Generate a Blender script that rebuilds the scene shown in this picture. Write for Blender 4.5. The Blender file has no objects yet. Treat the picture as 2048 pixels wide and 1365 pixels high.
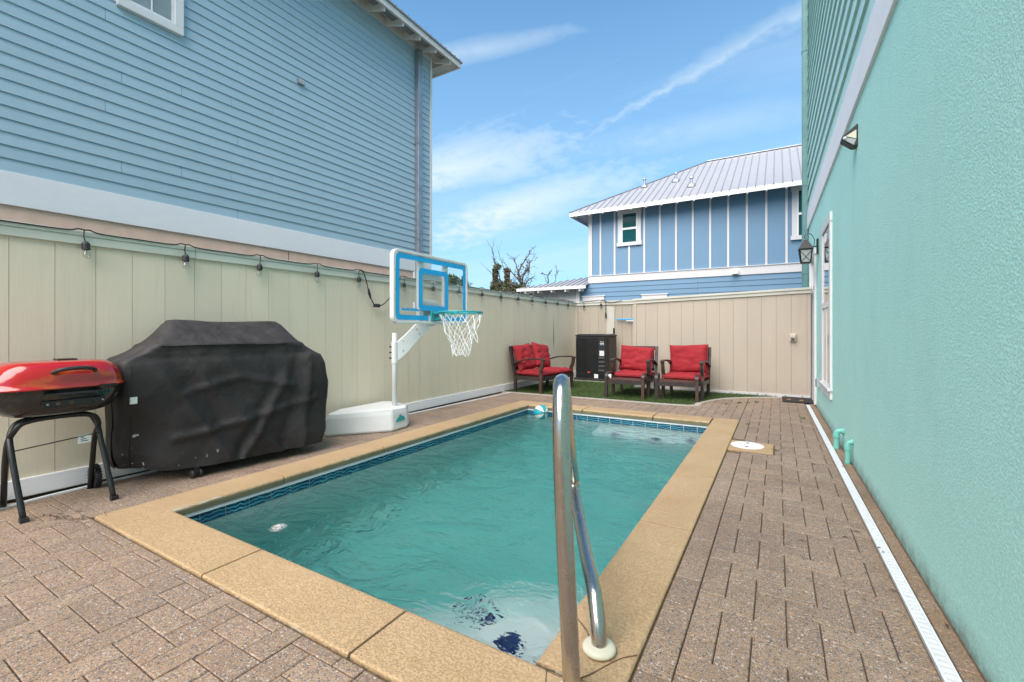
import bpy, math, random
from mathutils import Vector, Matrix, noise as mnoise
R = math.radians
random.seed(7)
scn = bpy.context.scene
col = scn.collection

# ------------------------------------------------------------------ camera, sky, sun, exposure
cam_d = bpy.data.cameras.new('camera')
cam = bpy.data.objects.new('camera', cam_d); col.objects.link(cam)
cam.location = (0, 0, 1.2)
cam.rotation_euler = (R(90), 0, R(30.5277))
cam_d.sensor_width = 36; cam_d.lens = 15.8285; cam_d.shift_y = -20.5/2048
cam_d.clip_start = .05; cam_d.clip_end = 3000
scn.camera = cam

SUN_EL, SUN_AZ = 50.0, 90.0          # azimuth measured from -X towards -Y
SKY_STRENGTH = .125
world = bpy.data.worlds.new('World'); scn.world = world; world.use_nodes = True
def build_world():
    nt = world.node_tree; N = nt.nodes; L = nt.links; N.clear()
    out = N.new('ShaderNodeOutputWorld'); bg = N.new('ShaderNodeBackground')
    sky = N.new('ShaderNodeTexSky'); sky.sky_type = 'NISHITA'; sky.sun_disc = False
    sky.sun_elevation = R(SUN_EL); sky.sun_rotation = R(270-SUN_AZ); sky.altitude = 0
    sky.air_density = 1.0; sky.dust_density = .4; sky.ozone_density = .5
    tc = N.new('ShaderNodeTexCoord')
    sep = N.new('ShaderNodeSeparateXYZ'); L.new(tc.outputs['Generated'], sep.inputs[0])
    def math_(op, a, b=None, clamp=False):
        n = N.new('ShaderNodeMath'); n.operation = op; n.use_clamp = clamp
        for i, v in enumerate((a, b)):
            if v is None: continue
            if isinstance(v, (int, float)): n.inputs[i].default_value = v
            else: L.new(v, n.inputs[i])
        return n.outputs[0]
    # direction projected on a cloud layer plane
    zz = math_('ADD', math_('MAXIMUM', sep.outputs[2], 0), .18)
    u = math_('DIVIDE', sep.outputs[0], zz); v = math_('DIVIDE', sep.outputs[1], zz)
    comb = N.new('ShaderNodeCombineXYZ'); L.new(u, comb.inputs[0]); L.new(v, comb.inputs[1])
    mp = N.new('ShaderNodeMapping'); L.new(comb.outputs[0], mp.inputs[0])
    mp.inputs['Rotation'].default_value = (0, 0, R(-28)); mp.inputs['Scale'].default_value = (.55, 1.25, 1)
    mp.inputs['Location'].default_value = (1.3, .4, 0)
    n1 = N.new('ShaderNodeTexNoise'); L.new(mp.outputs[0], n1.inputs['Vector'])
    n1.inputs['Scale'].default_value = .8; n1.inputs['Detail'].default_value = 9; n1.inputs['Roughness'].default_value = .58
    n1.inputs['Distortion'].default_value = .7
    rp = N.new('ShaderNodeValToRGB'); L.new(n1.outputs[0], rp.inputs[0])
    rp.color_ramp.elements[0].position = .50; rp.color_ramp.elements[1].position = .82
    n2 = N.new('ShaderNodeTexNoise'); L.new(comb.outputs[0], n2.inputs['Vector'])
    n2.inputs['Scale'].default_value = 13; n2.inputs['Detail'].default_value = 8; n2.inputs['Roughness'].default_value = .6
    nz = math_('SUBTRACT', n2.outputs[0], .5)
    def dot2(x, y, c): return math_('ADD', math_('ADD', math_('MULTIPLY', u, x), math_('MULTIPLY', v, y)), c)
    # a contrail on the cloud layer, spreading out towards its old end
    across = math_('ABSOLUTE', math_('ADD', dot2(-.384, -.9233, 1.1629), math_('MULTIPLY', nz, .11)))
    along = dot2(-.9233, .384, 0)
    wid = math_('MAXIMUM', math_('MULTIPLY', math_('SUBTRACT', 1.26, along), .085), .004)
    line = math_('POWER', math_('SUBTRACT', 1, math_('DIVIDE', across, wid), True), 1.3)
    line = math_('MULTIPLY', line, math_('MULTIPLY', n2.outputs[0], 1.5), True)
    line = math_('MULTIPLY', math_('MULTIPLY', line, math_('DIVIDE', math_('SUBTRACT', 1.25, along), .35, True)), .52)
    # thin feathery cloud sheets
    def sheet(cx, cy, ang, rx, ry, dens):
        c_, s_ = math.cos(ang), math.sin(ang)
        a_ = math_('DIVIDE', dot2(c_, s_, -(cx*c_+cy*s_)), rx); b_ = math_('DIVIDE', dot2(-s_, c_, -(-cx*s_+cy*c_)), ry)
        a_ = math_('ADD', a_, math_('MULTIPLY', nz, 1.6)); b_ = math_('ADD', b_, math_('MULTIPLY', math_('SUBTRACT', n1.outputs[0], .5), 3.6))
        d_ = math_('SQRT', math_('ADD', math_('MULTIPLY', a_, a_), math_('MULTIPLY', b_, b_)))
        m = math_('POWER', math_('SUBTRACT', 1, d_, True), .9)
        return math_('MULTIPLY', math_('MULTIPLY', m, math_('ADD', math_('MULTIPLY', n2.outputs[0], 1.2), .35)), dens, True)
    low = math_('SUBTRACT', 1, math_('DIVIDE', sep.outputs[2], .62), True)       # milky air near the horizon
    low = math_('MULTIPLY', math_('POWER', low, .8), .80)
    cover = math_('MULTIPLY', rp.outputs[0], .55)
    for q in (line, sheet(-1.14, 1.42, .17, .60, .26, 1.0), sheet(-1.10, 1.95, -.22, .76, .24, 1.0), sheet(-.72, .95, .3, .35, .05, .5), sheet(-.20, 1.62, .1, .5, .12, .30), sheet(.9, .6, .4, .9, .2, .7), sheet(-1.2, -.8, 2.2, 1.1, .25, .7)):
        cover = math_('MAXIMUM', cover, q)
    mix = N.new('ShaderNodeMixRGB'); L.new(cover, mix.inputs[0])
    tint = N.new('ShaderNodeMixRGB'); tint.blend_type = 'MULTIPLY'; tint.inputs[0].default_value = 1; tint.inputs[2].default_value = (.62, .96, 1.05, 1)
    L.new(sky.outputs[0], tint.inputs[1]); air = N.new('ShaderNodeMixRGB'); L.new(low, air.inputs[0]); L.new(tint.outputs[0], air.inputs[1]); air.inputs[2].default_value = (1.62, 2.62, 3.75, 1)
    L.new(air.outputs[0], mix.inputs[1])
    mix.inputs[2].default_value = CLOUD
    L.new(mix.outputs[0], bg.inputs[0]); bg.inputs[1].default_value = SKY_STRENGTH
    L.new(bg.outputs[0], out.inputs[0])
CLOUD = (3.3, 3.9, 4.3, 1)
build_world()

sun_d = bpy.data.lights.new('sun', 'SUN'); sun = bpy.data.objects.new('sun', sun_d); col.objects.link(sun)
sun_d.energy = 4.1; sun_d.angle = R(66); sun_d.color = (1, .885, .79)
e_, b_ = R(SUN_EL), R(SUN_AZ)
to_sun = Vector((-math.cos(e_)*math.cos(b_), -math.cos(e_)*math.sin(b_), math.sin(e_)))
sun.rotation_euler = to_sun.to_track_quat('Z', 'Y').to_euler()
sun.location = (-20, -5, 25)

scn.view_settings.view_transform = 'Standard'; scn.view_settings.look = 'None'
scn.view_settings.gamma = 1; scn.view_settings.use_curve_mapping = False
scn.view_settings.exposure = 1.0
scn.render.engine = 'CYCLES'
scn.cycles.use_denoising = True
scn.cycles.max_bounces = 14; scn.cycles.transmission_bounces = 10; scn.cycles.transparent_max_bounces = 12
scn.cycles.diffuse_bounces = 5; scn.cycles.caustics_refractive = True; scn.cycles.caustics_reflective = True
scn.cycles.blur_glossy = .5; scn.cycles.sample_clamp_indirect = 8

# ------------------------------------------------------------------ materials
class NB:
    def __init__(s, name):
        s.m = bpy.data.materials.new(name); s.m.use_nodes = True
        s.t = s.m.node_tree; s.N = s.t.nodes; s.L = s.t.links
        s.b = s.N['Principled BSDF']; s.o = s.N['Material Output']
        s._pos = None; s._obj = None
    def set(s, node, key, v):
        if v is None: return
        if isinstance(v, bpy.types.NodeSocket): s.L.new(v, node.inputs[key])
        else:
            if isinstance(v, tuple) and len(v) == 3 and node.inputs[key].type == 'RGBA': v = v+(1,)
            node.inputs[key].default_value = v
    def pos(s):
        if not s._pos: s._pos = s.N.new('ShaderNodeNewGeometry')
        return s._pos.outputs['Position']
    def island(s):
        s.pos(); oi = s.N.new('ShaderNodeObjectInfo')
        return s.math('FRACT', s.math('ADD', s._pos.outputs['Random Per Island'], oi.outputs['Random']))
    def obj(s):
        if not s._obj: s._obj = s.N.new('ShaderNodeTexCoord')
        return s._obj.outputs['Object']
    def mapping(s, vec, scale=(1, 1, 1), rot=(0, 0, 0), loc=(0, 0, 0)):
        n = s.N.new('ShaderNodeMapping'); s.L.new(vec, n.inputs[0])
        n.inputs['Scale'].default_value = scale; n.inputs['Rotation'].default_value = rot; n.inputs['Location'].default_value = loc
        return n.outputs[0]
    def noise(s, vec, scale, detail=4, rough=.55, dist=0):
        n = s.N.new('ShaderNodeTexNoise'); s.L.new(vec, n.inputs['Vector'])
        n.inputs['Scale'].default_value = scale; n.inputs['Detail'].default_value = detail
        n.inputs['Roughness'].default_value = rough; n.inputs['Distortion'].default_value = dist
        return n.outputs[0]
    def voro(s, vec, scale, feature='F1', out='Distance', rand=1):
        n = s.N.new('ShaderNodeTexVoronoi'); n.feature = feature; s.L.new(vec, n.inputs['Vector'])
        n.inputs['Scale'].default_value = scale; n.inputs['Randomness'].default_value = rand
        return n.outputs[out]
    def math(s, op, a, b=None, c=None, clamp=False):
        n = s.N.new('ShaderNodeMath'); n.operation = op; n.use_clamp = clamp
        for i, v in enumerate((a, b, c)):
            if v is not None: s.set(n, i, v)
        return n.outputs[0]
    def ramp(s, f, *stops):
        n = s.N.new('ShaderNodeValToRGB'); s.L.new(f, n.inputs[0]); e = n.color_ramp.elements
        while len(e) < len(stops): e.new(.5)
        for i, (p, c) in enumerate(stops):
            e[i].position = p
            e[i].color = (c, c, c, 1) if isinstance(c, (int, float)) else tuple(c)+(1,)
        return n.outputs[0]
    def mix(s, f, a, b, mode='MIX'):
        n = s.N.new('ShaderNodeMixRGB'); n.blend_type = mode
        for i, v in enumerate((f, a, b)):
            if isinstance(v, tuple) and len(v) == 3: v = v+(1,)
            s.set(n, i, v)
        return n.outputs[0]
    def sep(s, vec):
        n = s.N.new('ShaderNodeSeparateXYZ'); s.L.new(vec, n.inputs[0]); return n.outputs
    def bump(s, h, strength=.3, dist=.01, prev=None):
        n = s.N.new('ShaderNodeBump'); s.L.new(h, n.inputs['Height'])
        n.inputs['Strength'].default_value = strength; n.inputs['Distance'].default_value = dist
        if prev is not None: s.L.new(prev, n.inputs['Normal'])
        s.L.new(n.outputs[0], s.b.inputs['Normal']); return n.outputs[0]
    def fin(s, color=None, rough=.6, metal=0, **kw):
        s.set(s.b, 'Base Color', color); s.set(s.b, 'Roughness', rough); s.set(s.b, 'Metallic', metal)
        for k, v in kw.items(): s.set(s.b, k.replace('_', ' '), v)
        return s.m

def plain(name, c, rough=.5, metal=0, var=.12, scale=6, bump=0, bscale=60, **kw):
    """a painted or moulded surface: slight blotches, fine grain and its own roughness variation"""
    b = NB(name); p = b.obj()
    n = b.noise(p, scale, 5); lo = tuple(x*(1-var) for x in c); hi = tuple(min(1, x*(1+var)) for x in c)
    cc = b.ramp(n, (.3, lo), (.7, hi))
    r = b.math('MULTIPLY_ADD', b.noise(p, scale*3, 3), .2, rough-.1, clamp=True)
    if bump: b.bump(b.noise(p, bscale, 4), bump, .004)
    return b.fin(cc, r, metal, **kw)

M = {}
def paver_mat():
    b = NB('paver_concrete'); p = b.pos()
    base = b.ramp(b.island(), (0, (.205, .122, .066)), (.35, (.275, .170, .094)), (.7, (.315, .198, .112)), (1, (.37, .245, .148)))
    big = b.noise(p, 1.3, 4); base = b.mix(b.ramp(big, (.35, 0), (.7, .4)), base, (.23, .165, .122))
    fine = b.noise(p, 300, 3); base = b.mix(.35, base, b.ramp(fine, (.3, (.15, .105, .075)), (.7, (.52, .37, .26))))
    c = base
    for sc, cut, lit in ((88, .69, .11), (150, .60, .14), (240, .64, .14)):
        vn = b.N.new('ShaderNodeTexVoronoi'); b.L.new(b.mapping(p, loc=(sc*.13, sc*.07, 0)), vn.inputs['Vector']); vn.inputs['Scale'].default_value = sc
        cs = b.sep(vn.outputs['Color'])
        inside = b.ramp(b.math('ADD', vn.outputs['Distance'], b.math('MULTIPLY', b.math('SUBTRACT', fine, .5), .5)), (.34, 1), (.50, 0))
        dark = b.math('MULTIPLY', b.math('GREATER_THAN', cs[0], cut), inside)
        lite = b.math('MULTIPLY', b.math('LESS_THAN', cs[0], lit), inside)
        c = b.mix(b.math('MULTIPLY', dark, .85), c, b.ramp(cs[1], (0, (.040, .042, .050)), (1, (.16, .15, .155))))
        c = b.mix(b.math('MULTIPLY', lite, .65), c, b.ramp(cs[2], (0, (.42, .36, .31)), (1, (.60, .56, .53))))
    xy = b.sep(p); edge = b.math('MULTIPLY', b.ramp(b.math('MULTIPLY_ADD', xy[1], .0135, xy[0]), (.42, 0), (.56, 1)), b.ramp(b.noise(p, 5, 5, .7), (.3, .1), (.65, .6)))
    c = b.mix(edge, c, (.22, .125, .055))
    wet = b.ramp(b.noise(b.mapping(p, loc=(4, 2, 0)), .9, 5, .6), (.52, 0), (.68, .35)); c = b.mix(wet, c, (.12, .085, .06))
    h = b.math('ADD', b.math('MULTIPLY', fine, .5), b.math('MULTIPLY', b.noise(p, 90, 3), .9))
    b.bump(h, .6, .004)
    return b.fin(c, .82)
M['paver'] = paver_mat()
def coping_mat():
    b = NB('coping_knockdown'); p = b.pos()
    n = b.noise(p, 2.2, 5); c = b.ramp(n, (.3, (.445, .295, .155)), (.7, (.515, .355, .20)))
    med = b.noise(p, 14, 4, .6); c = b.mix(b.ramp(med, (.55, 0), (.75, .16)), c, (.38, .28, .17))
    v = b.noise(p, 105, 4, .6)
    flat = b.ramp(v, (.42, 0), (.50, 1))
    c = b.mix(b.math('MULTIPLY', b.math('SUBTRACT', 1, flat), .07), c, (.27, .185, .10))
    # damp green-brown staining on the drop face, ragged upper edge with pale scuffs
    z = b.sep(p)[2]
    edge = b.math('ADD', z, b.math('MULTIPLY', b.math('SUBTRACT', b.noise(p, 30, 5, .7), .5), .03))
    st = b.ramp(b.math('ADD', edge, .5), (.484, 1), (.494, 0))
    c = b.mix(b.math('MULTIPLY', st, .92), c, b.ramp(b.noise(p, 9, 5, .7), (.3, (.115, .115, .06)), (.7, (.20, .185, .105))))
    scuff = b.math('MULTIPLY', b.ramp(b.math('ADD', edge, .5), (.486, 0), (.491, 1), (.495, 1), (.500, 0)),
                   b.ramp(b.noise(p, 5, 5, .7), (.52, 0), (.6, 1)))
    c = b.mix(b.math('MULTIPLY', scuff, .7), c, (.62, .58, .50))
    b.bump(flat, .75, .004, b.bump(b.noise(p, 160, 3), .4, .003))
    return b.fin(c, .78)
M['coping'] = coping_mat()
def stucco_mat():
    b = NB('teal_stucco'); p = b.pos()
    c = b.ramp(b.noise(p, 1.1, 4), (.3, (.485, .865, .77)), (.7, (.525, .90, .81)))
    s = b.mapping(p, (1, 1, .35)); c = b.mix(b.ramp(b.noise(s, 2.5, 5, .65), (.5, 0), (.8, .35)), c, (.40, .68, .63))
    zz = b.sep(p)[2]; splash = b.math('MULTIPLY', b.ramp(zz, (.0, 1), (.12, 0)), b.ramp(b.noise(p, 11, 5, .7), (.35, .2), (.65, 1)))
    c = b.mix(b.math('MULTIPLY', splash, .75), c, (.16, .13, .09))
    v1 = b.voro(b.mix(.012, p, b.N.new('ShaderNodeTexNoise').outputs[1]), 105, 'SMOOTH_F1'); n = b.noise(p, 130, 5, .65)
    h = b.math('ADD', b.math('MULTIPLY', v1, -1.0), b.math('MULTIPLY', n, 1.1))
    pit = b.ramp(h, (.02, 0), (.26, 1))
    c = b.mix(b.math('MULTIPLY', b.math('SUBTRACT', 1, pit), .22), c, (.24, .44, .41))
    b.bump(pit, .55, .005, b.bump(b.noise(p, 190, 2), .3, .003))
    return b.fin(c, .72)
M['stucco'] = stucco_mat()
def board(name, c, grain='x', var=.08, dirt=.1, gs=.25, rough=.6):
    b = NB(name); p = b.pos()
    sc = {'x': (.06, 1, 1), 'y': (1, .06, 1), 'z': (1, 1, .05)}[grain]
    g = b.noise(b.mapping(p, sc), 90, 4, .6)
    base = b.ramp(b.island(), (0, tuple(x*(1-var) for x in c)), (1, tuple(x*(1+var*.6) for x in c)))
    d = b.noise(p, 1.7, 6, .65); base = b.mix(b.ramp(d, (.45, 0), (.75, dirt*2)), base, tuple(x*.62 for x in c))
    base = b.mix(.10, base, b.ramp(g, (.3, tuple(x*.7 for x in c)), (.7, c)))
    b.bump(g, gs, .004)
    return b.fin(base, rough)
M['siding_left'] = board('siding_dusty_blue', (.345, .485, .575), 'y', .05, .06)
M['siding_far'] = board('siding_sky_blue', (.13, .245, .37), 'x', .04, .04)
M['panel_far'] = board('panel_sky_blue', (.13, .245, .37), 'z', .03, .04)
M['siding_teal'] = board('siding_teal', (.43, .68, .64), 'y', .05, .08)
M['teal_metal'] = plain('teal_painted_metal', (.115, .235, .225), .4, .2)
M['teal_pipe'] = plain('teal_painted_pipe', (.18, .50, .43), .4)
def fence_mat(name, c, stain):
    b = NB(name); p = b.pos()
    g = b.noise(b.mapping(p, (1, 1, .03)), 120, 3, .6)
    base = b.ramp(b.island(), (0, tuple(x*.96 for x in c)), (1, tuple(x*1.03 for x in c)))
    d = b.noise(b.mapping(p, (1, 1, .5)), 1.3, 6, .6)
    base = b.mix(b.ramp(d, (.4, 0), (.72, .5)), base, stain)
    run = b.noise(b.mapping(p, (5, 5, .3)), 2.2, 5, .65); base = b.mix(b.ramp(run, (.55, 0), (.75, .28)), base, tuple(x*.7 for x in stain))
    z = b.sep(p)[2]
    low = b.math('MULTIPLY', b.ramp(z, (.1, 1), (.35, 0)), b.ramp(b.noise(p, 4, 5, .7), (.4, 0), (.7, .5)))
    base = b.mix(low, base, tuple(x*.62 for x in c))
    base = b.mix(.12, base, b.ramp(g, (.3, tuple(x*.62 for x in c)), (.7, c)))
    b.bump(g, .35, .003)
    return b.fin(base, .65)
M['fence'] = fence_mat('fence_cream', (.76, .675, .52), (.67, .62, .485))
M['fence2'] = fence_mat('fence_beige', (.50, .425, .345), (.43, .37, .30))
M['picket_grey'] = fence_mat('picket_weathered', (.56, .54, .47), (.46, .44, .37))
M['fence_shaded'] = fence_mat('fence_beige_shaded', (.43, .375, .30), (.36, .315, .245))  # back fence beige with the far corner's shade put into the colour
M['groove'] = plain('fence_backing', (.10, .09, .07), .9)
M['cap'] = board('fence_cap_paint', (.60, .63, .55), 'y', .05, .22)
M['cap2'] = board('fence_cap_paint_back', (.62, .60, .52), 'x', .05, .3)
M['white'] = board('white_trim', (.70, .70, .70), 'z', .04, .10)
M['white_h'] = board('white_trim_level', (.86, .85, .87), 'y', .03, .10)
M['white_x'] = board('white_trim_far', (.60, .59, .60), 'x', .03, .06)
M['whitevinyl'] = plain('white_vinyl', (.74, .75, .76), .4, var=.05)
M['pinkstucco'] = plain('pink_beige_stucco', (.80, .55, .43), .8, var=.08, bump=.4, bscale=90)
M['grain_plastic'] = plain('white_moulded_plastic', (.70, .71, .71), .42, var=.06, scale=3)
M['blue_band'] = plain('bright_blue_paint', (.002, .40, .80), .35, var=.05)
M['teal_steel'] = plain('teal_powder_coat', (.02, .33, .36), .4)
M['cord_white'] = plain('white_cord', (.80, .80, .78), .8)
M['black_metal'] = plain('black_metal', (.011, .011, .012), .42, 0, var=.3)
M['black_plastic'] = plain('black_plastic', (.02, .02, .021), .5, var=.3)
M['dark_wood'] = plain('dark_brown_wicker_frame', (.035, .026, .024), .42, var=.4, scale=14)
M['brown_leg'] = plain('brown_wood', (.075, .036, .027), .5, var=.35, scale=14)
M['galv'] = plain('galvanised_metal', (.32, .34, .38), .38, .6, var=.15)
M['roof_metal'] = plain('white_metal_roofing', (.36, .36, .375), .38, .15, var=.04)
M['seam_metal'] = plain('roof_seam_metal', (.24, .25, .27), .4, .2)
M['roof_edge'] = plain('grey_metal_edge', (.24, .23, .23), .5, .3)
M['soffit'] = plain('soffit_white', (.60, .58, .55), .7, var=.08)
M['conc'] = plain('concrete', (.40, .37, .33), .85, var=.15, scale=4, bump=.3)
M['curb'] = plain('curb_concrete', (.43, .38, .34), .85, var=.12, scale=9, bump=.3)
M['sand'] = plain('joint_sand', (.13, .085, .05), .95, var=.4, scale=20)
M['earth'] = plain('sandy_ground', (.24, .21, .15), .95, var=.3, scale=.6)
M['green_glass'] = plain('window_dark_green', (.012, .075, .08), .07, 0, var=.1)
M['blind'] = plain('window_blind', (.55, .56, .60), .6, var=.04)
M['white_lid'] = plain('white_lid_plastic', (.78, .78, .77), .45, var=.05)
M['ivory'] = plain('ivory_plastic', (.68, .64, .50), .45, var=.08)
M['orange'] = plain('orange_print', (.65, .30, .04), .7)
M['rubber'] = plain('black_rubber_mat', (.018, .018, .02), .8, bump=.6, bscale=200)
M['label'] = plain('white_label', (.74, .75, .74), .6, var=.1, scale=30)
M['redlabel'] = plain('red_label', (.65, .10, .08), .5)
M['bluelabel'] = plain('blue_print', (.08, .45, .68), .5)
M['box_beige'] = plain('beige_outlet_plastic', (.55, .48, .39), .5, var=.06)
M['shell_grey'] = plain('porch_grey', (.36, .38, .40), .7)
M['bark'] = plain('bark', (.085, .065, .052), .9, var=.4, scale=8)
M['ball_teal'] = plain('ball_teal_vinyl', (.01, .36, .43), .35, var=.05)
M['ball_white'] = plain('ball_white_vinyl', (.72, .72, .66), .4, var=.06)

def leaf_mat(name, a, c):
    b = NB(name); col_ = b.ramp(b.island(), (0, a), (1, c))
    m = b.fin(col_, .55); b.set(b.b, 'Transmission Weight', 0.0)
    try: b.b.inputs['Subsurface Weight'].default_value = 0
    except Exception: pass
    return m
M['leaf'] = leaf_mat('leaf_green', (.025, .055, .012), (.09, .13, .03))
M['leaf_mixed'] = leaf_mat('vine_leaf', (.035, .05, .018), (.10, .10, .04))
M['dead'] = leaf_mat('dry_vine', (.07, .045, .03), (.15, .105, .075))
M['turf'] = leaf_mat('artificial_turf', (.035, .066, .014), (.085, .140, .032))

def cushion_mat():
    b = NB('red_cushion_fabric'); p = b.obj()
    c = b.ramp(b.noise(p, 4, 5), (.3, (.27, .017, .024)), (.7, (.35, .028, .037)))
    w = b.noise(p, 7, 4, .6, 1.0)
    b.bump(w, .5, .02, b.bump(b.noise(p, 400, 2), .2, .001))
    return b.fin(c, .85, Specular_IOR_Level=.25)
M['cushion'] = cushion_mat()
M['piping'] = plain('red_piping', (.34, .025, .032), .7)
def cover_mat():
    b = NB('black_grill_cover'); p = b.obj()
    c = b.ramp(b.noise(p, 3, 6, .65), (.3, (.0095, .0085, .009)), (.7, (.020, .0175, .0185)))
    # patchy grey, paler towards the top, and pale bird/paint splashes low on the front
    z = b.sep(p)[2]; 
    top_grey = b.math('MULTIPLY', b.ramp(z, (.85, 0), (1.2, .5)), b.ramp(b.noise(p, 9, 6, .7), (.35, 0), (.7, 1)))
    c = b.mix(top_grey, c, (.075, .064, .064))
    sp = b.noise(p, 26, 2, .4); reg = b.ramp(b.noise(b.mapping(p, (1, 1, 1), (0, 0, 0), (.3, .25, 0)), 2.3, 2), (.50, 0), (.60, 1))
    lowz = b.ramp(z, (.08, 0), (.12, 1), (.40, 1), (.46, 0))
    spl = b.math('MULTIPLY', b.math('MULTIPLY', b.ramp(sp, (.70, 0), (.74, 1)), reg), lowz)
    c = b.mix(b.math('MULTIPLY', spl, .8), c, (.55, .54, .50))
    b.bump(b.noise(p, 5, 4, .5, .6), .45, .04, b.bump(b.noise(p, 350, 2), .25, .001))
    return b.fin(c, .68)
M['cover'] = cover_mat()
def lid_mat():
    b = NB('red_enamel'); p = b.obj(); s = b.sep(p)
    c = b.ramp(b.noise(p, 6, 4), (.3, (.38, .006, .006)), (.7, (.46, .009, .008)))
    # heat bleached brown and yellow patch on the front face of the lid
    d = b.math('ADD', b.math('MULTIPLY', b.math('ABSOLUTE', b.math('SUBTRACT', s[1], .09)), 3.2),
               b.math('MULTIPLY', b.math('ABSOLUTE', b.math('SUBTRACT', s[2], .86)), 9))
    d = b.math('ADD', d, b.math('MULTIPLY', b.math('SUBTRACT', b.noise(p, 8, 5, .65), .5), .9))
    front = b.math('GREATER_THAN', s[0], .08)
    ring = b.math('MULTIPLY', b.ramp(d, (.60, 0), (.78, 1), (.86, 1), (1.0, 0)), front)
    core = b.math('MULTIPLY', b.ramp(d, (.55, 1), (.85, 0)), front)
    c = b.mix(b.math('MULTIPLY', core, .55), c, (.20, .035, .028))
    c = b.mix(b.math('MULTIPLY', ring, .32), c, (.40, .17, .02))
    return b.fin(c, .16, Coat_Weight=.6, Coat_Roughness=.06)
M['lid'] = lid_mat()
def bowl_mat():
    b = NB('black_enamel'); p = b.obj()
    c = b.mix(b.ramp(b.noise(p, 7, 6, .7), (.55, 0), (.72, .8)), (.012, .012, .013), (.07, .045, .035))
    return b.fin(c, b.ramp(b.noise(p, 11, 4), (.4, .12), (.7, .55)), 0, Coat_Weight=.4)
M['bowl'] = bowl_mat()
def steel_mat():
    b = NB('stainless_steel'); p = b.obj()
    w = b.noise(b.mapping(p, (1, 1, .05)), 160, 2)
    r = b.ramp(b.noise(p, 30, 5, .7), (.35, .17), (.7, .32))
    c = b.mix(b.ramp(b.noise(p, 45, 4, .7), (.58, 0), (.7, .35)), (.50, .47, .44), (.27, .20, .16))
    b.bump(w, .05, .001)
    return b.fin(c, r, 1)
M['steel'] = steel_mat()
def thin_glass(name, tint, f0):
    """a thin clear sheet: see-through with a mirror share that grows at grazing angles on either side"""
    b = NB(name); N = b.N
    tr = N.new('ShaderNodeBsdfTransparent'); tr.inputs[0].default_value = tint
    gl = N.new('ShaderNodeBsdfGlossy'); gl.inputs['Roughness'].default_value = .04
    lw = N.new('ShaderNodeLayerWeight'); lw.inputs[0].default_value = .5
    f = b.math('MULTIPLY_ADD', b.math('POWER', lw.outputs['Facing'], 5), 1-f0, f0)
    mx = N.new('ShaderNodeMixShader'); b.L.new(f, mx.inputs[0]); b.L.new(tr.outputs[0], mx.inputs[1]); b.L.new(gl.outputs[0], mx.inputs[2])
    b.L.new(mx.outputs[0], b.o.inputs[0]); return b.m
M['acrylic'] = thin_glass('clear_acrylic', (.95, .965, .97, 1), .03)
def tile_mat():
    b = NB('wave_tile_glaze'); p = b.pos()
    z = b.sep(p)[2]; wob = b.noise(b.mapping(p, (1, 1, .6)), 15, 3, .55)
    w = b.math('SINE', b.math('MULTIPLY_ADD', z, 230, b.math('MULTIPLY', wob, 15)))
    c = b.ramp(b.math('MULTIPLY_ADD', w, .5, .5), (.15, (.006, .022, .075)), (.5, (.010, .075, .17)), (.75, (.018, .20, .28)), (.92, (.10, .40, .45)))
    c = b.mix(b.ramp(b.noise(p, 7, 2), (.4, 0), (.65, .45)), c, (.006, .03, .09))
    return b.fin(c, .15)
M['tile'] = tile_mat()
M['grout'] = plain('white_grout', (.60, .64, .62), .8)
M['navy'] = plain('navy_tile', (.006, .014, .10), .2, var=.3, scale=20)
def plaster():
    b = NB('pool_plaster'); p = b.pos()
    c = b.ramp(b.noise(p, 1.6, 6, .6), (.3, (.60, .65, .64)), (.7, (.70, .745, .73)))
    return b.fin(c, .8)
M['plaster'] = plaster()
def water_mat():
    b = NB('pool_water'); p = b.pos()
    n1 = b.noise(b.mapping(p, (1, 1.4, 1), (0, 0, R(25))), 2.6, 4, .55, 1.0)
    n2 = b.noise(b.mapping(p, (.8, 1.5, 1), (0, 0, R(-20))), 13, 3, .5, .5)
    b.bump(b.math('ADD', b.math('MULTIPLY', n1, 1.7), b.math('MULTIPLY', n2, .30)), .52, .15)
    b.fin((1, 1, 1), .0, IOR=1.33, Transmission_Weight=1.0)
    va = b.N.new('ShaderNodeVolumeAbsorption'); va.inputs[0].default_value = WATER_C; va.inputs[1].default_value = WATER_D
    b.L.new(va.outputs[0], b.o.inputs['Volume'])
    return b.m
WATER_C = (.28, .80, .77, 1); WATER_D = .80
M['water'] = water_mat()

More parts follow.
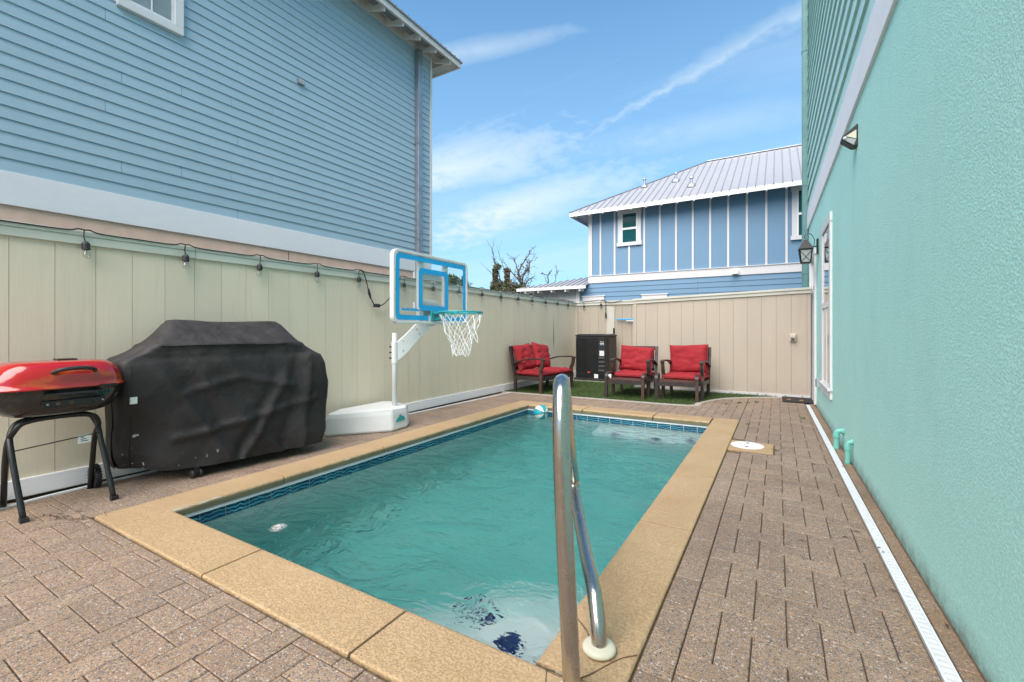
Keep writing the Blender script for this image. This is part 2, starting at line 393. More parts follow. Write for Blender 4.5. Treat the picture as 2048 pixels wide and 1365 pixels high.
# ------------------------------------------------------------------ mesh helpers
class MB:
    def __init__(s): s.v = []; s.f = []
    def add(s, vs, fs):
        o = len(s.v); s.v += [tuple(v) for v in vs]; s.f += [tuple(i+o for i in f) for f in fs]; return s
    def box(s, x0, x1, y0, y1, z0, z1, mat=None):
        vs = [Vector((x, y, z)) for z in (z0, z1) for y in (y0, y1) for x in (x0, x1)]
        if mat is not None: vs = [mat @ v for v in vs]
        return s.add(vs, [(0, 2, 3, 1), (4, 5, 7, 6), (0, 1, 5, 4), (2, 6, 7, 3), (0, 4, 6, 2), (1, 3, 7, 5)])
    def bar(s, a, b, w, h, up=(0, 0, 1)):
        a = Vector(a); b = Vector(b); d = (b-a); L = d.length; d.normalize()
        x = d.cross(Vector(up)); 
        if x.length < 1e-4: x = d.cross(Vector((0, 1, 0)))
        x.normalize(); y = x.cross(d)
        vs = [p + x*sx*w/2 + y*sy*h/2 for p in (a, b) for sx, sy in ((-1, -1), (1, -1), (1, 1), (-1, 1))]
        return s.add(vs, [(3, 2, 1, 0), (4, 5, 6, 7), (0, 1, 5, 4), (1, 2, 6, 5), (2, 3, 7, 6), (3, 0, 4, 7)])
    def tube(s, pts, r, n=10, cap=True, closed=False):
        pts = [Vector(p) for p in pts]; rs = r if isinstance(r, (list, tuple)) else [r]*len(pts)
        m = len(pts); prev = None; rings = []
        for i in range(m):
            if closed: t = pts[(i+1) % m]-pts[i-1]
            else: t = pts[min(i+1, m-1)]-pts[max(i-1, 0)]
            t.normalize()
            if prev is None:
                u = t.cross(Vector((0, 0, 1)));
                if u.length < 1e-3: u = t.cross(Vector((1, 0, 0)))
            else:
                u = prev - t*prev.dot(t)
            u.normalize(); prev = u; w = t.cross(u)
            rings.append([pts[i]+(u*math.cos(2*math.pi*k/n)+w*math.sin(2*math.pi*k/n))*rs[i] for k in range(n)])
        vs = [v for rg in rings for v in rg]; fs = []
        for i in range(m if closed else m-1):
            j = (i+1) % m
            for k in range(n):
                fs.append((i*n+k, i*n+(k+1) % n, j*n+(k+1) % n, j*n+k))
        if cap and not closed: fs += [tuple(range(n-1, -1, -1)), tuple((m-1)*n+k for k in range(n))]
        return s.add(vs, fs)
    def lathe(s, prof, n=20, c=(0, 0, 0), mat=None):
        c = Vector(c); vs = []; fs = []
        for r, z in prof:
            for k in range(n):
                a = 2*math.pi*k/n; v = Vector((r*math.cos(a), r*math.sin(a), z))
                if mat is not None: v = mat @ v
                vs.append(c+v)
        m = len(prof)
        for i in range(m-1):
            for k in range(n): fs.append((i*n+k, i*n+(k+1) % n, (i+1)*n+(k+1) % n, (i+1)*n+k))
        fs += [tuple(range(n-1, -1, -1)), tuple((m-1)*n+k for k in range(n))]
        return s.add(vs, fs)
    def prism(s, poly, z0, z1, mat=None):
        n = len(poly); vs = [Vector((x, y, z0)) for x, y in poly]+[Vector((x, y, z1)) for x, y in poly]
        if mat is not None: vs = [mat @ v for v in vs]
        return s.add(vs, [tuple(range(n-1, -1, -1)), tuple(range(n, 2*n))]+[(i, (i+1) % n, n+(i+1) % n, n+i) for i in range(n)])
    def extrude(s, prof, a, b):
        """profile of 3-D points at start, moved by b-a to the end"""
        d = Vector(b)-Vector(a); n = len(prof); P = [Vector(p) for p in prof]
        return s.add(P+[p+d for p in P], [tuple(range(n-1, -1, -1)), tuple(range(n, 2*n))]+[(i, (i+1) % n, n+(i+1) % n, n+i) for i in range(n)])
    def mesh(s, name):
        me = bpy.data.meshes.new(name); me.from_pydata(s.v, [], s.f); me.update()
        return me
    def build(s, name, m, parent=None, smooth=False, bevel=0, sub=0, loc=None, fixn=True):
        me = s.mesh(name)
        if fixn:
            import bmesh
            bm = bmesh.new(); bm.from_mesh(me); bmesh.ops.recalc_face_normals(bm, faces=bm.faces); bm.to_mesh(me); bm.free()
        return link(name, me, m, parent, smooth, bevel, sub, loc)
def link(name, me, m, parent=None, smooth=False, bevel=0, sub=0, loc=None):
    if m is not None and len(me.materials) == 0: me.materials.append(m if not isinstance(m, str) else M[m])
    o = bpy.data.objects.new(name, me); col.objects.link(o)
    if parent is not None: o.parent = parent
    if loc is not None: o.location = loc
    if smooth:
        for p in me.polygons: p.use_smooth = True
    if bevel:
        md = o.modifiers.new('bevel', 'BEVEL'); md.width = bevel; md.segments = 2; md.limit_method = 'ANGLE'; md.angle_limit = R(40)
    if sub:
        md = o.modifiers.new('subsurf', 'SUBSURF'); md.levels = sub; md.render_levels = sub
    return o
def tag(o, label=None, cat=None, group=None, kind=None):
    if label: o['label'] = label
    if cat: o['category'] = cat
    if group: o['group'] = group
    if kind: o['kind'] = kind
    return o
def empty(name, loc=(0, 0, 0), rz=0, **kw):
    o = bpy.data.objects.new(name, None); col.objects.link(o); o.empty_display_size = .1
    o.location = loc; o.rotation_euler = (0, 0, rz); return tag(o, **kw)
def kids(o): return [c for c in bpy.data.objects if c.parent == o]
def copy_tree(o, parent=None):
    c = o.copy(); col.objects.link(c); c.parent = parent
    for ch in kids(o): copy_tree(ch, c)
    return c
def smooth_path(pts, n=6):
    """Catmull-Rom through the points"""
    P = [Vector(p) for p in pts]; P = [P[0]*2-P[1]]+P+[P[-1]*2-P[-2]]; out = []
    for i in range(1, len(P)-2):
        a, b, c, d = P[i-1:i+3]
        for k in range(n):
            t = k/n
            out.append(.5*((2*b)+(c-a)*t+(2*a-5*b+4*c-d)*t*t+(3*b-a-3*c+d)*t**3))
    out.append(P[-2]); return out
def disc(mb, c, r, nrm, t=.004, n=14):
    q = Vector(nrm).to_track_quat('Z', 'Y').to_matrix()
    return mb.lathe([(r, 0), (r, t)], n, c, q)

# ------------------------------------------------------------------ ground
GX = (-400, -3.52, -.72, 400); GY = (-400, 1.41, 6.44, 400)
g = MB()
for i in range(3):
    for j in range(3):
        if i == 1 and j == 1: continue
        g.add([(GX[i], GY[j], -.06), (GX[i+1], GY[j], -.06), (GX[i+1], GY[j+1], -.06), (GX[i], GY[j+1], -.06)], [(0, 1, 2, 3)])
tag(g.build('ground', 'earth', fixn=False), 'sandy ground under and around the yard', kind='structure')
bed = MB()
PX = (-4.66, -3.6, -.55, .66); PY = (-1.2, 1.3, 6.55, 9.52)
for i in range(3):
    for j in range(3):
        if i == 1 and j == 1: continue
        bed.add([(PX[i], PY[j], -.014), (PX[i+1], PY[j], -.014), (PX[i+1], PY[j+1], -.014), (PX[i], PY[j+1], -.014)], [(0, 1, 2, 3)])
paving = bed.build('paving', 'sand', fixn=False); tag(paving, 'speckled tan herringbone brick paving around the pool', kind='structure')

# ------------------------------------------------------------------ pavers
K = .0135; WX0 = .655
def wall_x(y): return WX0-K*y
def clip(poly, a, b, c):
    """keep the part of poly where a*x+b*y<=c"""
    out = []
    for i in range(len(poly)):
        p, q = poly[i], poly[(i+1) % len(poly)]
        dp, dq = a*p[0]+b*p[1]-c, a*q[0]+b*q[1]-c
        if dp <= 0: out.append(p)
        if dp*dq < 0:
            t = dp/(dp-dq); out.append((p[0]+t*(q[0]-p[0]), p[1]+t*(q[1]-p[1])))
    return out
def area(p): return abs(sum(p[i][0]*p[(i+1) % len(p)][1]-p[(i+1) % len(p)][0]*p[i][1] for i in range(len(p))))/2
CURVE = [(-4.64, 7.50), (-4.26, 7.53), (-2.6, 7.58), (-1.24, 7.64), (-1.12, 7.95), (-1.0, 8.35), (-.80, 8.74), (-.52, 9.03), (-.20, 9.27), (.08, 9.45)]
def turf_edge(x):
    for (x0, y0), (x1, y1) in zip(CURVE, CURVE[1:]):
        if x0 <= x <= x1: return y0+(y1-y0)*(x-x0)/max(1e-6, x1-x0)
    return 99
m_ = .1175; OX, OY = .032, 2.12
DRL = lambda y: (.492-.0145*(y-2.08))      # left edge of the drain
# region = list of half planes (a,b,c)
def rect(x0, x1, y0, y1): return [(-1, 0, -x0), (1, 0, x1), (0, -1, -y0), (0, 1, y1)]
da = .0145; dc = .492+.0145*2.08-.006        # x + da*y <= dc : left of the drain
REG = [rect(-4.60, -.434, -1.0, 1.112), rect(-4.60, -3.802, 1.112, 9.47), rect(-3.802, -.434, 6.763, 9.47),
       rect(-.434, 1, -1.0, 1.112)+[(1, da, dc)],
       rect(-.312, 1, 1.112, 5.03)+[(1, da, dc)], rect(-.026, 1, 5.03, 5.47)+[(1, da, dc)],
       rect(-.312, 1, 5.47, 6.763)+[(1, da, dc)], rect(-.434, 1, 6.763, 9.47)+[(1, da, dc)]]
bricks = []
for i in range(-42, 8):
    for j in range(-28, 66):
        k = (i+j) % 4
        x, y = OX+i*m_, OY+j*m_
        if k == 1: r = (x, x+2*m_, y, y+m_)
        elif k == 3: r = (x, x+m_, y, y+2*m_)
        else: continue
        cx, cy = (r[0]+r[1])/2, (r[2]+r[3])/2
        if cy > turf_edge(cx)+.02: continue
        base = [(r[0], r[2]), (r[1], r[2]), (r[1], r[3]), (r[0], r[3])]
        for hp in REG:
            p = base
            for h in hp:
                p = clip(p, *h)
                if len(p) < 3: break
            if len(p) >= 3 and area(p) > .0009: bricks.append((p, 'hv'[k == 3] if area(p) > 2*m_*m_*.999 else None))
y = 1.13; L_ = .237                            # sailor course along the coping
while y < 6.74:
    if not (5.03-.03 < y+L_/2 < 5.47+.1):
        y1 = min(y+L_, 6.76)
        bricks.append(([(-.433, y), (-.313, y), (-.313, y1), (-.433, y1)], None))
    y += L_
y = -.9                                        # cut row between drain and wall
while y < 9.4:
    y1 = y+.237
    bricks.append(([(DRL(y)+.058, y), (wall_x(y)-.012, y), (wall_x(y1)-.012, y1), (DRL(y1)+.058, y1)], None)); y = y1
def brick_mb(poly, mb, z, gap=.0022, ch=.0035, ox=0, oy=0):
    cx = sum(p[0] for p in poly)/len(poly); cy = sum(p[1] for p in poly)/len(poly); n = len(poly)
    def ins(d):
        out = []
        for px, py in poly:
            vx, vy = cx-px, cy-py; l = math.hypot(vx, vy) or 1
            out.append((px+math.copysign(min(d, abs(vx)*.8), vx)-ox, py+math.copysign(min(d, abs(vy)*.8), vy)-oy))
        return out
    a, b = ins(gap), ins(gap+ch)
    vs = [(x, y, -.03) for x, y in a]+[(x, y, z-ch) for x, y in a]+[(x, y, z) for x, y in b]
    fs = [tuple(range(2*n, 3*n))]
    for r0 in (0, n):
        fs += [(r0+i, r0+(i+1) % n, r0+n+(i+1) % n, r0+n+i) for i in range(n)]
    mb.add(vs, fs)
ca_, sa_ = math.cos(R(30.5277)), math.sin(R(30.5277))
def vis(p):
    cx = sum(q[0] for q in p)/len(p); cy = sum(q[1] for q in p)/len(p)
    d = -sa_*cx+ca_*cy; u = ca_*cx+sa_*cy
    if d < .3: return 0
    px, py = 1024+900.5*u/d, 662+900.5*1.2/d
    if not (-40 < px < 2088 and py < 1420): return 0
    return area(p)/d**3
order = sorted(range(len(bricks)), key=lambda q: -vis(bricks[q][0]))
single = [q for q in order[:300] if vis(bricks[q][0]) > 0]
full = {}
for kind_, poly in (('h', [(-m_, -m_/2), (m_, -m_/2), (m_, m_/2), (-m_, m_/2)]), ('v', [(-m_/2, -m_), (m_/2, -m_), (m_/2, m_), (-m_/2, m_)])):
    mb = MB(); brick_mb(poly, mb, 0); me = mb.mesh('paver'); me.materials.append(M['paver']); full[kind_] = me
for q in single:
    p, kd = bricks[q]
    cx = sum(a[0] for a in p)/len(p); cy = sum(a[1] for a in p)/len(p); dz = random.uniform(-.0012, .0012)
    if kd: me = full[kd]
    else:
        mb = MB(); brick_mb(p, mb, 0, ox=cx, oy=cy); me = mb.mesh('paver'); me.materials.append(M['paver'])
    o = link('paver', me, None, paving, loc=(cx, cy, dz))
    o.rotation_euler = (random.gauss(0, .004), random.gauss(0, .004), random.gauss(0, .003))
rest = MB(); ss = set(single)
for q, (p, kd) in enumerate(bricks):
    if q not in ss: brick_mb(p, rest, random.uniform(-.0012, .0012))
tag(rest.build('far_pavers', 'paver', paving, fixn=False), kind='stuff')

# ------------------------------------------------------------------ pool
pool = empty('swimming_pool', (0, 0, 0), label='small rectangular teal swimming pool with tan coping and blue wave tiles', cat='pool')
X0, X1, Y0, Y1 = -3.50, -.74, 1.43, 6.42       # inner wall faces
ZW, ZF = -.150, -1.30
s = MB()
s.add([(X0, Y0, -.08), (X1, Y0, -.08), (X1, Y1, -.08), (X0, Y1, -.08), (X0, Y0, ZF), (X1, Y0, ZF), (X1, Y1, ZF), (X0, Y1, ZF)],
      [(0, 1, 5, 4), (1, 2, 6, 5), (2, 3, 7, 6), (3, 0, 4, 7), (4, 5, 6, 7)])
s.build('basin', 'plaster', pool, fixn=False)
for k, (r_, z_) in enumerate(((.605, -.285), (.86, -.45), (1.13, -.60))):
    st = MB(); cx, cy = X1, Y0
    poly = [(cx-.002, cy+.002)]+[(cx-.002-r_*math.sin(t*math.pi/2/20), cy+.002+r_*math.cos(t*math.pi/2/20)) for t in range(21)]
    st.prism(poly, ZF, z_); st_o = st.build('step', 'plaster', pool)
    for a in ((44, 46, 49)[k],):
        t = MB(); rr = (.45, .76, 1.01)[k]; ax, ay = cx-rr*math.sin(R(a)), cy+rr*math.cos(R(a))
        mt = Matrix.Translation((ax, ay, z_)) @ Matrix.Rotation(R(a+8), 4, 'Z')
        t.box(-.055, .055, -.055, .055, 0, .006, mt); t.build('step_tile', 'navy', pool)
bn = MB(); bn.prism([(-2.26, 6.418), (-2.20, 5.88), (-1.094, 5.86), (-1.094, 6.418)], ZF, -.36); bn.build('bench', 'plaster', pool)
bn = MB(); bn.box(-1.09, X1-.002, 5.92, 6.418, ZF, -.33); bn.build('bench', 'plaster', pool)
for (x, y) in ((-1.88, 5.96), (-1.36, 5.96), (-.96, 6.12)):
    t = MB(); t.box(-.055, .055, -.055, .055, 0, .012, Matrix.Translation((x, y, -.357 if x < -1.1 else -.327)) @ Matrix.Rotation(R(45), 4, 'Z')); t.build('bench_tile', 'navy', pool)
dr = MB(); dr.lathe([(.12, 0), (.12, .015), (.08, .022)], 20, (-2.1, 3.9, ZF)); dr.build('main_drain', 'white_lid', pool, smooth=False)
# waterline tiles, one object each, on a pale grout band
gt = MB()
gt.box(X0, X0+.006, Y0, Y1, -.20, -.068); gt.box(X0+.006, X1-.006, Y1-.006, Y1, -.20, -.068)
gt.box(X1-.006, X1, Y0, Y1, -.20, -.068); gt.box(X0+.006, X1-.006, Y0, Y0+.006, -.20, -.068)
gt.build('grout_band', 'grout', pool)
gt = MB(); gt.box(X0, X0+.020, Y0+.02, Y1-.02, -.0795, -.0675); gt.build('tile_trim', 'grout', pool)
gt = MB(); gt.box(X0+.020, X1-.02, Y1-.020, Y1, -.0795, -.0675); gt.build('tile_trim', 'grout', pool)
tl = .1715; mbx = MB(); mbx.box(0, .0105, .003, tl-.003, -.172, -.080); me_y = mbx.mesh('waterline_tile'); me_y.materials.append(M['tile'])
mbx = MB(); mbx.box(.003, tl-.003, -.0105, 0, -.172, -.080); me_x = mbx.mesh('waterline_tile'); me_x.materials.append(M['tile'])
for i in range(29):
    link('waterline_tile', me_y, None, pool, loc=(X0, Y0+.008+i*tl, 0))
    o = link('waterline_tile', me_y, None, pool, loc=(X1, Y0+.008+(i+1)*tl, 0)); o.rotation_euler = (0, 0, math.pi)
for i in range(16):
    link('waterline_tile', me_x, None, pool, loc=(X0+.008+i*tl, Y1, 0))
    o = link('waterline_tile', me_x, None, pool, loc=(X0+.008+(i+1)*tl, Y0, 0)); o.rotation_euler = (0, 0, math.pi)
# coping stones
def cop_prof(w):
    pr = [(0, -.03), (.001, .000), (.006, .006)]; r_ = .034
    for t in range(7):
        a = math.pi/2*t/6; pr.append((w-r_+r_*math.sin(a), .007-r_+r_*math.cos(a)))
    pr += [(w, -.058), (w-.03, -.066)]; return pr
def stone(kind_, a, b, w=.31, o=0):
    mb = MB(); pr = cop_prof(w); gap = .0062
    for t in range(2):
        pass
    if kind_ == 'L': P = [(-3.79+x, a+gap, z) for x, z in pr]; d = Vector((0, b-a-2*gap, 0))
    if kind_ == 'R': P = [(-.44-x, a+gap, z) for x, z in pr]; d = Vector((0, b-a-2*gap, 0))
    if kind_ == 'N': P = [(a+gap, 1.125+x, z) for x, z in pr]; d = Vector((b-a-2*gap, 0, 0))
    if kind_ == 'F': P = [(a+gap, 6.75-x, z) for x, z in pr]; d = Vector((b-a-2*gap, 0, 0))
    mb.extrude(P, (0, 0, 0), d)
    c = mb.build('coping_stone', 'coping', pool, bevel=.004); c.location.z = random.uniform(-.002, .002)
LY = [1.125, 2.235, 3.325, 4.50, 5.62, 6.75]
for a, b in zip(LY, LY[1:]): stone('L', a, b)
for a, b in zip([-3.478, -2.43, -1.365, -.44], [-2.43, -1.365, -.44]): stone('N', a, b, .322)
for a, b in zip([1.449, 2.86, 4.0, 5.06, 5.45], [2.86, 4.0, 5.06, 5.45, 6.75]): stone('R', a, b, .322)
for a, b in zip([-3.478, -2.55, -1.50], [-2.55, -1.50, -.764]): stone('F', a, b, .34)
sk = MB(); sk.box(-.436, -.034, 5.04, 5.455, -.06, .010); sk.build('skimmer_slab', 'coping', pool, bevel=.008)
# hairline cracks in the near corner stones
cr = MB()
for pts in (((-.76, 1.44), (-.66, 1.42), (-.58, 1.455), (-.50, 1.60), (-.445, 1.66)), ((-.70, 1.43), (-.665, 1.33), (-.68, 1.24), (-.64, 1.13)),
            ((-.72, 1.75), (-.66, 1.70), (-.63, 1.66))):
    P = smooth_path([(x, y, .0072) for x, y in pts], 5)
    cr = MB()
    for a, b in zip(P, P[1:]): cr.bar(a, b, random.uniform(.0025, .0055), .002)
    cr.build('crack', 'sand', pool)
lid = empty('skimmer_lid', (-.27, 5.26, .010), label='round white skimmer lid set in the tan slab beside the pool', cat='lid')
l = MB(); l.lathe([(.155, 0), (.155, .004), (.150, .007)], 36); l.build('cover_plate', 'white_lid', lid)
for dx, dy in ((0, .085), (0, -.085)):
    h = MB(); h.lathe([(.017, .0072), (.017, .0082)], 14, (dx, dy, 0)); h.build('finger_hole', 'black_plastic', lid)
w = MB(); w.box(X0-.003, X1+.003, Y0-.003, Y1+.003, ZF-.01, ZW)
tag(w.build('water', 'water'), 'clear teal pool water with small ripples', kind='structure')

# ------------------------------------------------------------------ drains beside the walls
drain = empty('trench_drain', label='long white slotted drain strip in the paving beside the teal wall', cat='drain')
ys = [-.7, .42, 1.54, 2.66, 3.78, 4.90, 6.02, 7.14, 8.72]
for a, b in zip(ys, ys[1:]):
    ga = MB(); n = int((b-a)/.034)
    x0a, x0b = DRL(a), DRL(b); lx = lambda y: x0a+(x0b-x0a)*(y-a)/(b-a)
    for sx in (0, .042):
        ga.add([(lx(y)+sx+dx, y, z) for y in (a+.002, b-.002) for dx, z in ((0, -.03), (0, .003), (.010, .003), (.010, -.03))],
               [(0, 1, 5, 4), (1, 2, 6, 5), (2, 3, 7, 6), (0, 3, 2, 1), (4, 5, 6, 7)])
    for k in range(n):
        y0 = a+.004+(b-a-.008)*k/n; y1 = y0+.0225
        ga.box(lx(y0)+.0095, lx(y0)+.0425, y0, y1, -.010, .003)
    ga.build('drain_grate', 'whitevinyl', drain)
dk = MB(); dk.bar((DRL(-.7)+.026, -.7, -.022), (DRL(8.72)+.026, 8.72, -.022), .046, .012); dk.build('channel', 'black_plastic', drain)
edge = empty('edging_strip', label='thin white edging strip on the paving along the cream fence', cat='edging')
pts = [(-4.49, .2), (-4.50, .856), (-4.55, 1.114), (-4.585, 1.761), (-4.56, 4.78), (-4.47, 7.26), (-4.455, 7.5)]
for a, b in zip(pts, pts[1:]):
    e = MB(); e.bar((*a, .004), (*b, .004), .034, .012); e.build('strip', 'whitevinyl', edge)

# ------------------------------------------------------------------ left fence
def backing(mb, *a): mb.box(*a)
fl = empty('panel_fence', label='long cream vertical panel fence with pale cap on the left of the pool', cat='fence')
b = MB(); b.box(-4.72, -4.676, -1.6, 11.3, -.06, 1.93); b.build('backing', 'groove', fl)
y = .931-.2345*10; tone = 0
while y < 11.28:
    p = MB(); y1 = min(y+.2345, 11.28); p.box(-4.676, -4.66, y+.0015, y1-.0015, .005, 1.885); p.build('board', 'fence', fl); y += .2345
for a, b_e in ((-1.6, 2.1), (2.1, 5.1), (5.1, 8.6), (8.6, 11.28)):
    c = MB(); c.box(-4.76, -4.63, a+.002, b_e-.002, 1.935, 1.973); c.build('cap_board', 'cap', fl, bevel=.004)
    c = MB(); c.box(-4.66, -4.638, a+.002, b_e-.002, 1.868, 1.9345); c.build('trim_board', 'cap', fl, bevel=.003)
    c = MB(); c.box(-4.66, -4.640, a+.002, b_e-.002, .012, .142); c.build('base_board', 'white_h', fl, bevel=.003)
cr = MB()
cr.add([(-4.6585, 9.87, 1.62), (-4.6585, 9.885, 1.3), (-4.6585, 9.90, 1.0), (-4.6585, 9.875, .74), (-4.6585, 9.865, 1.0), (-4.6585, 9.866, 1.3)], [(0, 1, 5), (5, 1, 2, 4), (4, 2, 3)])
cr.build('crack', 'groove', fl)

# back fences
fb = empty('corner_fence', label='short beige fence in the far corner behind the black heat pump', cat='fence')
b = MB(); b.box(-4.66, -2.5, 11.32, 11.36, -.06, 1.93); b.build('backing', 'groove', fb)
xs = [-4.66, -4.50, -4.27, -4.04, -3.79, -3.59, -3.40, -3.17, -2.94, -2.71, -2.5]
for a, c in zip(xs, xs[1:]):
    p = MB(); p.box(a+.002, c-.002, 11.30, 11.32, 0, 1.88); p.build('board', 'fence_shaded', fb)
c = MB(); c.box(-4.66, -2.5, 11.26, 11.38, 1.935, 1.975); c.build('cap_board', 'cap2', fb, bevel=.004)
c = MB(); c.box(-4.66, -2.5, 11.275, 11.30, 1.868, 1.9345); c.build('trim_board', 'cap2', fb, bevel=.003)
c = MB()
poly = [(-3.81, 0), (-3.60, 0), (-3.60, 1.76), (-3.63, 1.81), (-3.78, 1.83), (-3.81, 1.83)]
c.prism([(x, z) for x, z in poly], 0, .022, Matrix.Translation((0, 11.297, 0)) @ Matrix.Rotation(R(90), 4, 'X')); c.build('picket', 'picket_grey', fb, bevel=.003)
c = MB(); c.box(-2.62, -2.60, 9.52, 11.30, 0, 1.88); c.build('return_board', 'fence_shaded', fb)
c = MB(); c.box(-2.625, -2.555, 9.484, 9.4995, .06, 1.775); c.build('corner_trim', 'fence2', fb, bevel=.003)
fr = empty('back_fence', label='beige vertical board fence behind the red armchairs, ending at the teal house', cat='fence')
def ztop(x): return 1.865+(x+2.6)*.031
b = MB(); b.add([(-2.6, 9.52, -.05), (.50, 9.52, -.05), (.50, 9.52, ztop(.5)-.05), (-2.6, 9.52, ztop(-2.6)-.05), (-2.6, 9.56, -.05), (.50, 9.56, -.05), (.50, 9.56, ztop(.5)-.05), (-2.6, 9.56, ztop(-2.6)-.05)],
               [(0, 1, 2, 3), (4, 7, 6, 5), (0, 4, 5, 1), (1, 5, 6, 2), (2, 6, 7, 3), (3, 7, 4, 0)]); b.build('backing', 'groove', fr)
x = -2.6; 
while x < .49:
    x1 = min(x+.2345, .505)
    p = MB(); p.add([(xx, yy, zz) for yy in (9.50, 9.52) for xx, zz in ((x+.0016, .0), (x1-.0016, .0), (x1-.0016, ztop(x1)-.07), (x+.0016, ztop(x)-.07))],
                    [(0, 1, 2, 3), (7, 6, 5, 4), (0, 4, 5, 1), (1, 5, 6, 2), (2, 6, 7, 3), (3, 7, 4, 0)])
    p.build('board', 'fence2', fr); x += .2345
def slope_bar(name, y0, y1, dz0, dz1, mt):
    p = MB(); p.add([(xx, yy, ztop(xx)+dz) for yy in (y0, y1) for xx, dz in ((-2.63, dz0), (.52, dz0), (.52, dz1), (-2.63, dz1))],
                    [(0, 1, 2, 3), (7, 6, 5, 4), (0, 4, 5, 1), (1, 5, 6, 2), (2, 6, 7, 3), (3, 7, 4, 0)]); p.build(name, mt, fr, bevel=.003)
slope_bar('cap_board', 9.455, 9.60, -.035, .004, 'cap2'); slope_bar('trim_board', 9.475, 9.50, -.095, -.0355, 'cap2')
for a, c in ((-2.6, -1.5), (-1.5, -.45), (-.45, .50)):
    p = MB(); p.box(a+.002, c-.002, 9.478, 9.4995, .004, .055); p.build('base_board', 'white_x', fr, bevel=.003)
for x in (-1.2, -.75, -.32, -.18, .12, .38):
    p = MB(); disc(p, (x, 9.4775, .033), .010, (0, -1, 0), .003, 8); p.build('rusty_screw', 'brown_leg', fr)

# ------------------------------------------------------------------ turf, curb, pad
tf = MB(); poly = [(x, y+.06) for x, y in CURVE]+[(.02, 9.476), (-2.6, 9.476), (-2.6, 10.02), (-4.63, 10.10)]
bs = MB(); bs.prism(poly, -.013, .004)
import bisect
def in_poly(x, y):
    c = False
    for i in range(len(poly)):
        (xa, ya), (xb, yb) = poly[i], poly[i-1]
        if (ya > y) != (yb > y) and x < (xb-xa)*(y-ya)/(yb-ya)+xa: c = not c
    return c
blades = MB(); rnd = random.Random(3); cnt = 0
while cnt < 42000:
    x = rnd.uniform(-4.63, .1); y = rnd.uniform(7.4, 10.1)
    if not in_poly(x, y): continue
    a = rnd.uniform(0, 6.28); h = rnd.uniform(.018, .034); w_ = .0035; lx_, ly_ = rnd.gauss(0, .010), rnd.gauss(0, .010)
    blades.v += [(x-w_*math.cos(a), y-w_*math.sin(a), .003), (x+w_*math.cos(a), y+w_*math.sin(a), .003), (x+lx_, y+ly_, h)]
    k = len(blades.v); blades.f.append((k-3, k-2, k-1)); cnt += 1
blades.add(bs.v, bs.f)
tag(blades.build('grass', 'turf', fixn=False), 'dark green artificial grass under the red seating', kind='stuff')
cb = empty('curb', label='pale concrete curb curving around the artificial grass', cat='curb')
P = smooth_path([(x, y, 0) for x, y in CURVE], 4)
cm = MB()
for a, b in zip(P, P[1:]): pass
n = len(P); ring = []
for i, p in enumerate(P):
    t = (P[min(i+1, n-1)]-P[max(i-1, 0)]).normalized(); nr = Vector((-t.y, t.x, 0))
    ring.append([p+nr*.045+Vector((0, 0, -.012)), p+nr*.045+Vector((0, 0, .008)), p-nr*.045+Vector((0, 0, .008)), p-nr*.045+Vector((0, 0, -.012))])
cm.add([v for r_ in ring for v in r_], [(i*4+k, i*4+(k+1) % 4, (i+1)*4+(k+1) % 4, (i+1)*4+k) for i in range(n-1) for k in range(4)]+[(3, 2, 1, 0), (4*n-4, 4*n-3, 4*n-2, 4*n-1)])
cm.build('edging', 'curb', cb)
pd = MB(); pd.prism([(-4.64, 10.06), (-2.63, 9.98), (-2.63, 11.29), (-4.64, 11.29)], -.05, .006)
tag(pd.build('concrete_slab', 'conc'), 'concrete slab under the black heat pump', kind='structure')

# ------------------------------------------------------------------ left blue house
hl = empty('blue_house', (-6.2, 7.2, 0), label='tall dusty blue lap sided house beyond the cream fence', cat='house')
inv = Matrix.Translation((6.2, -7.2, 0))
class HB(MB):
    def __init__(s, off): super().__init__(); s.off = off
    def build(s, *a, **k):
        s.v = [(v[0]-s.off[0], v[1]-s.off[1], v[2]-s.off[2]) for v in s.v]; return super().build(*a, **k)
LH = lambda: HB((-6.2, 7.2, 0))
b = LH(); b.box(-14, -6.215, -7, 7.19, 2.4, 6.95); b.build('wall_core', 'siding_left', hl)
b = LH(); b.box(-14, -6.21, -7, 7.15, -.05, 2.375); b.build('stucco_wall', 'pinkstucco', hl)
b = LH(); b.box(-6.2105, -6.2085, 4.040, 4.050, 0, 2.37); b.build('control_joint', 'groove', hl)
b = LH(); b.box(-6.23, -6.185, -7, 7.20, 2.376, 2.690); b.build('band_board', 'white_h', hl, bevel=.004)
z = 2.692; ci = 0
J = [-.35, .85, 2.08, 2.655, 3.23, 3.79, 4.645, 5.6]
while z < 6.93:
    st = [J[(ci*3) % 7], J[(ci*3+4) % 7]]
    cuts = sorted(set([-7, J[ci % 8]-3.66, J[ci % 8], min(7.0, J[ci % 8]+3.66), 7.16]))
    for a, c in zip(cuts, cuts[1:]):
        if c-a < .02: continue
        p = LH(); p.add([(xx, yy, zz) for yy in (a+.0020, c-.0020) for xx, zz in ((-6.2145, z), (-6.1935, z), (-6.2078, z+.135), (-6.2145, z+.135))],
                        [(0, 1, 2, 3), (7, 6, 5, 4), (0, 4, 5, 1), (1, 5, 6, 2), (2, 6, 7, 3), (3, 7, 4, 0)])
        p.build('lap_board', 'siding_left', hl)
    z += .1225; ci += 1
b = LH(); b.box(-6.26, -6.18, 7.161, 7.215, 2.70, 6.90); b.build('corner_board', 'white', hl)
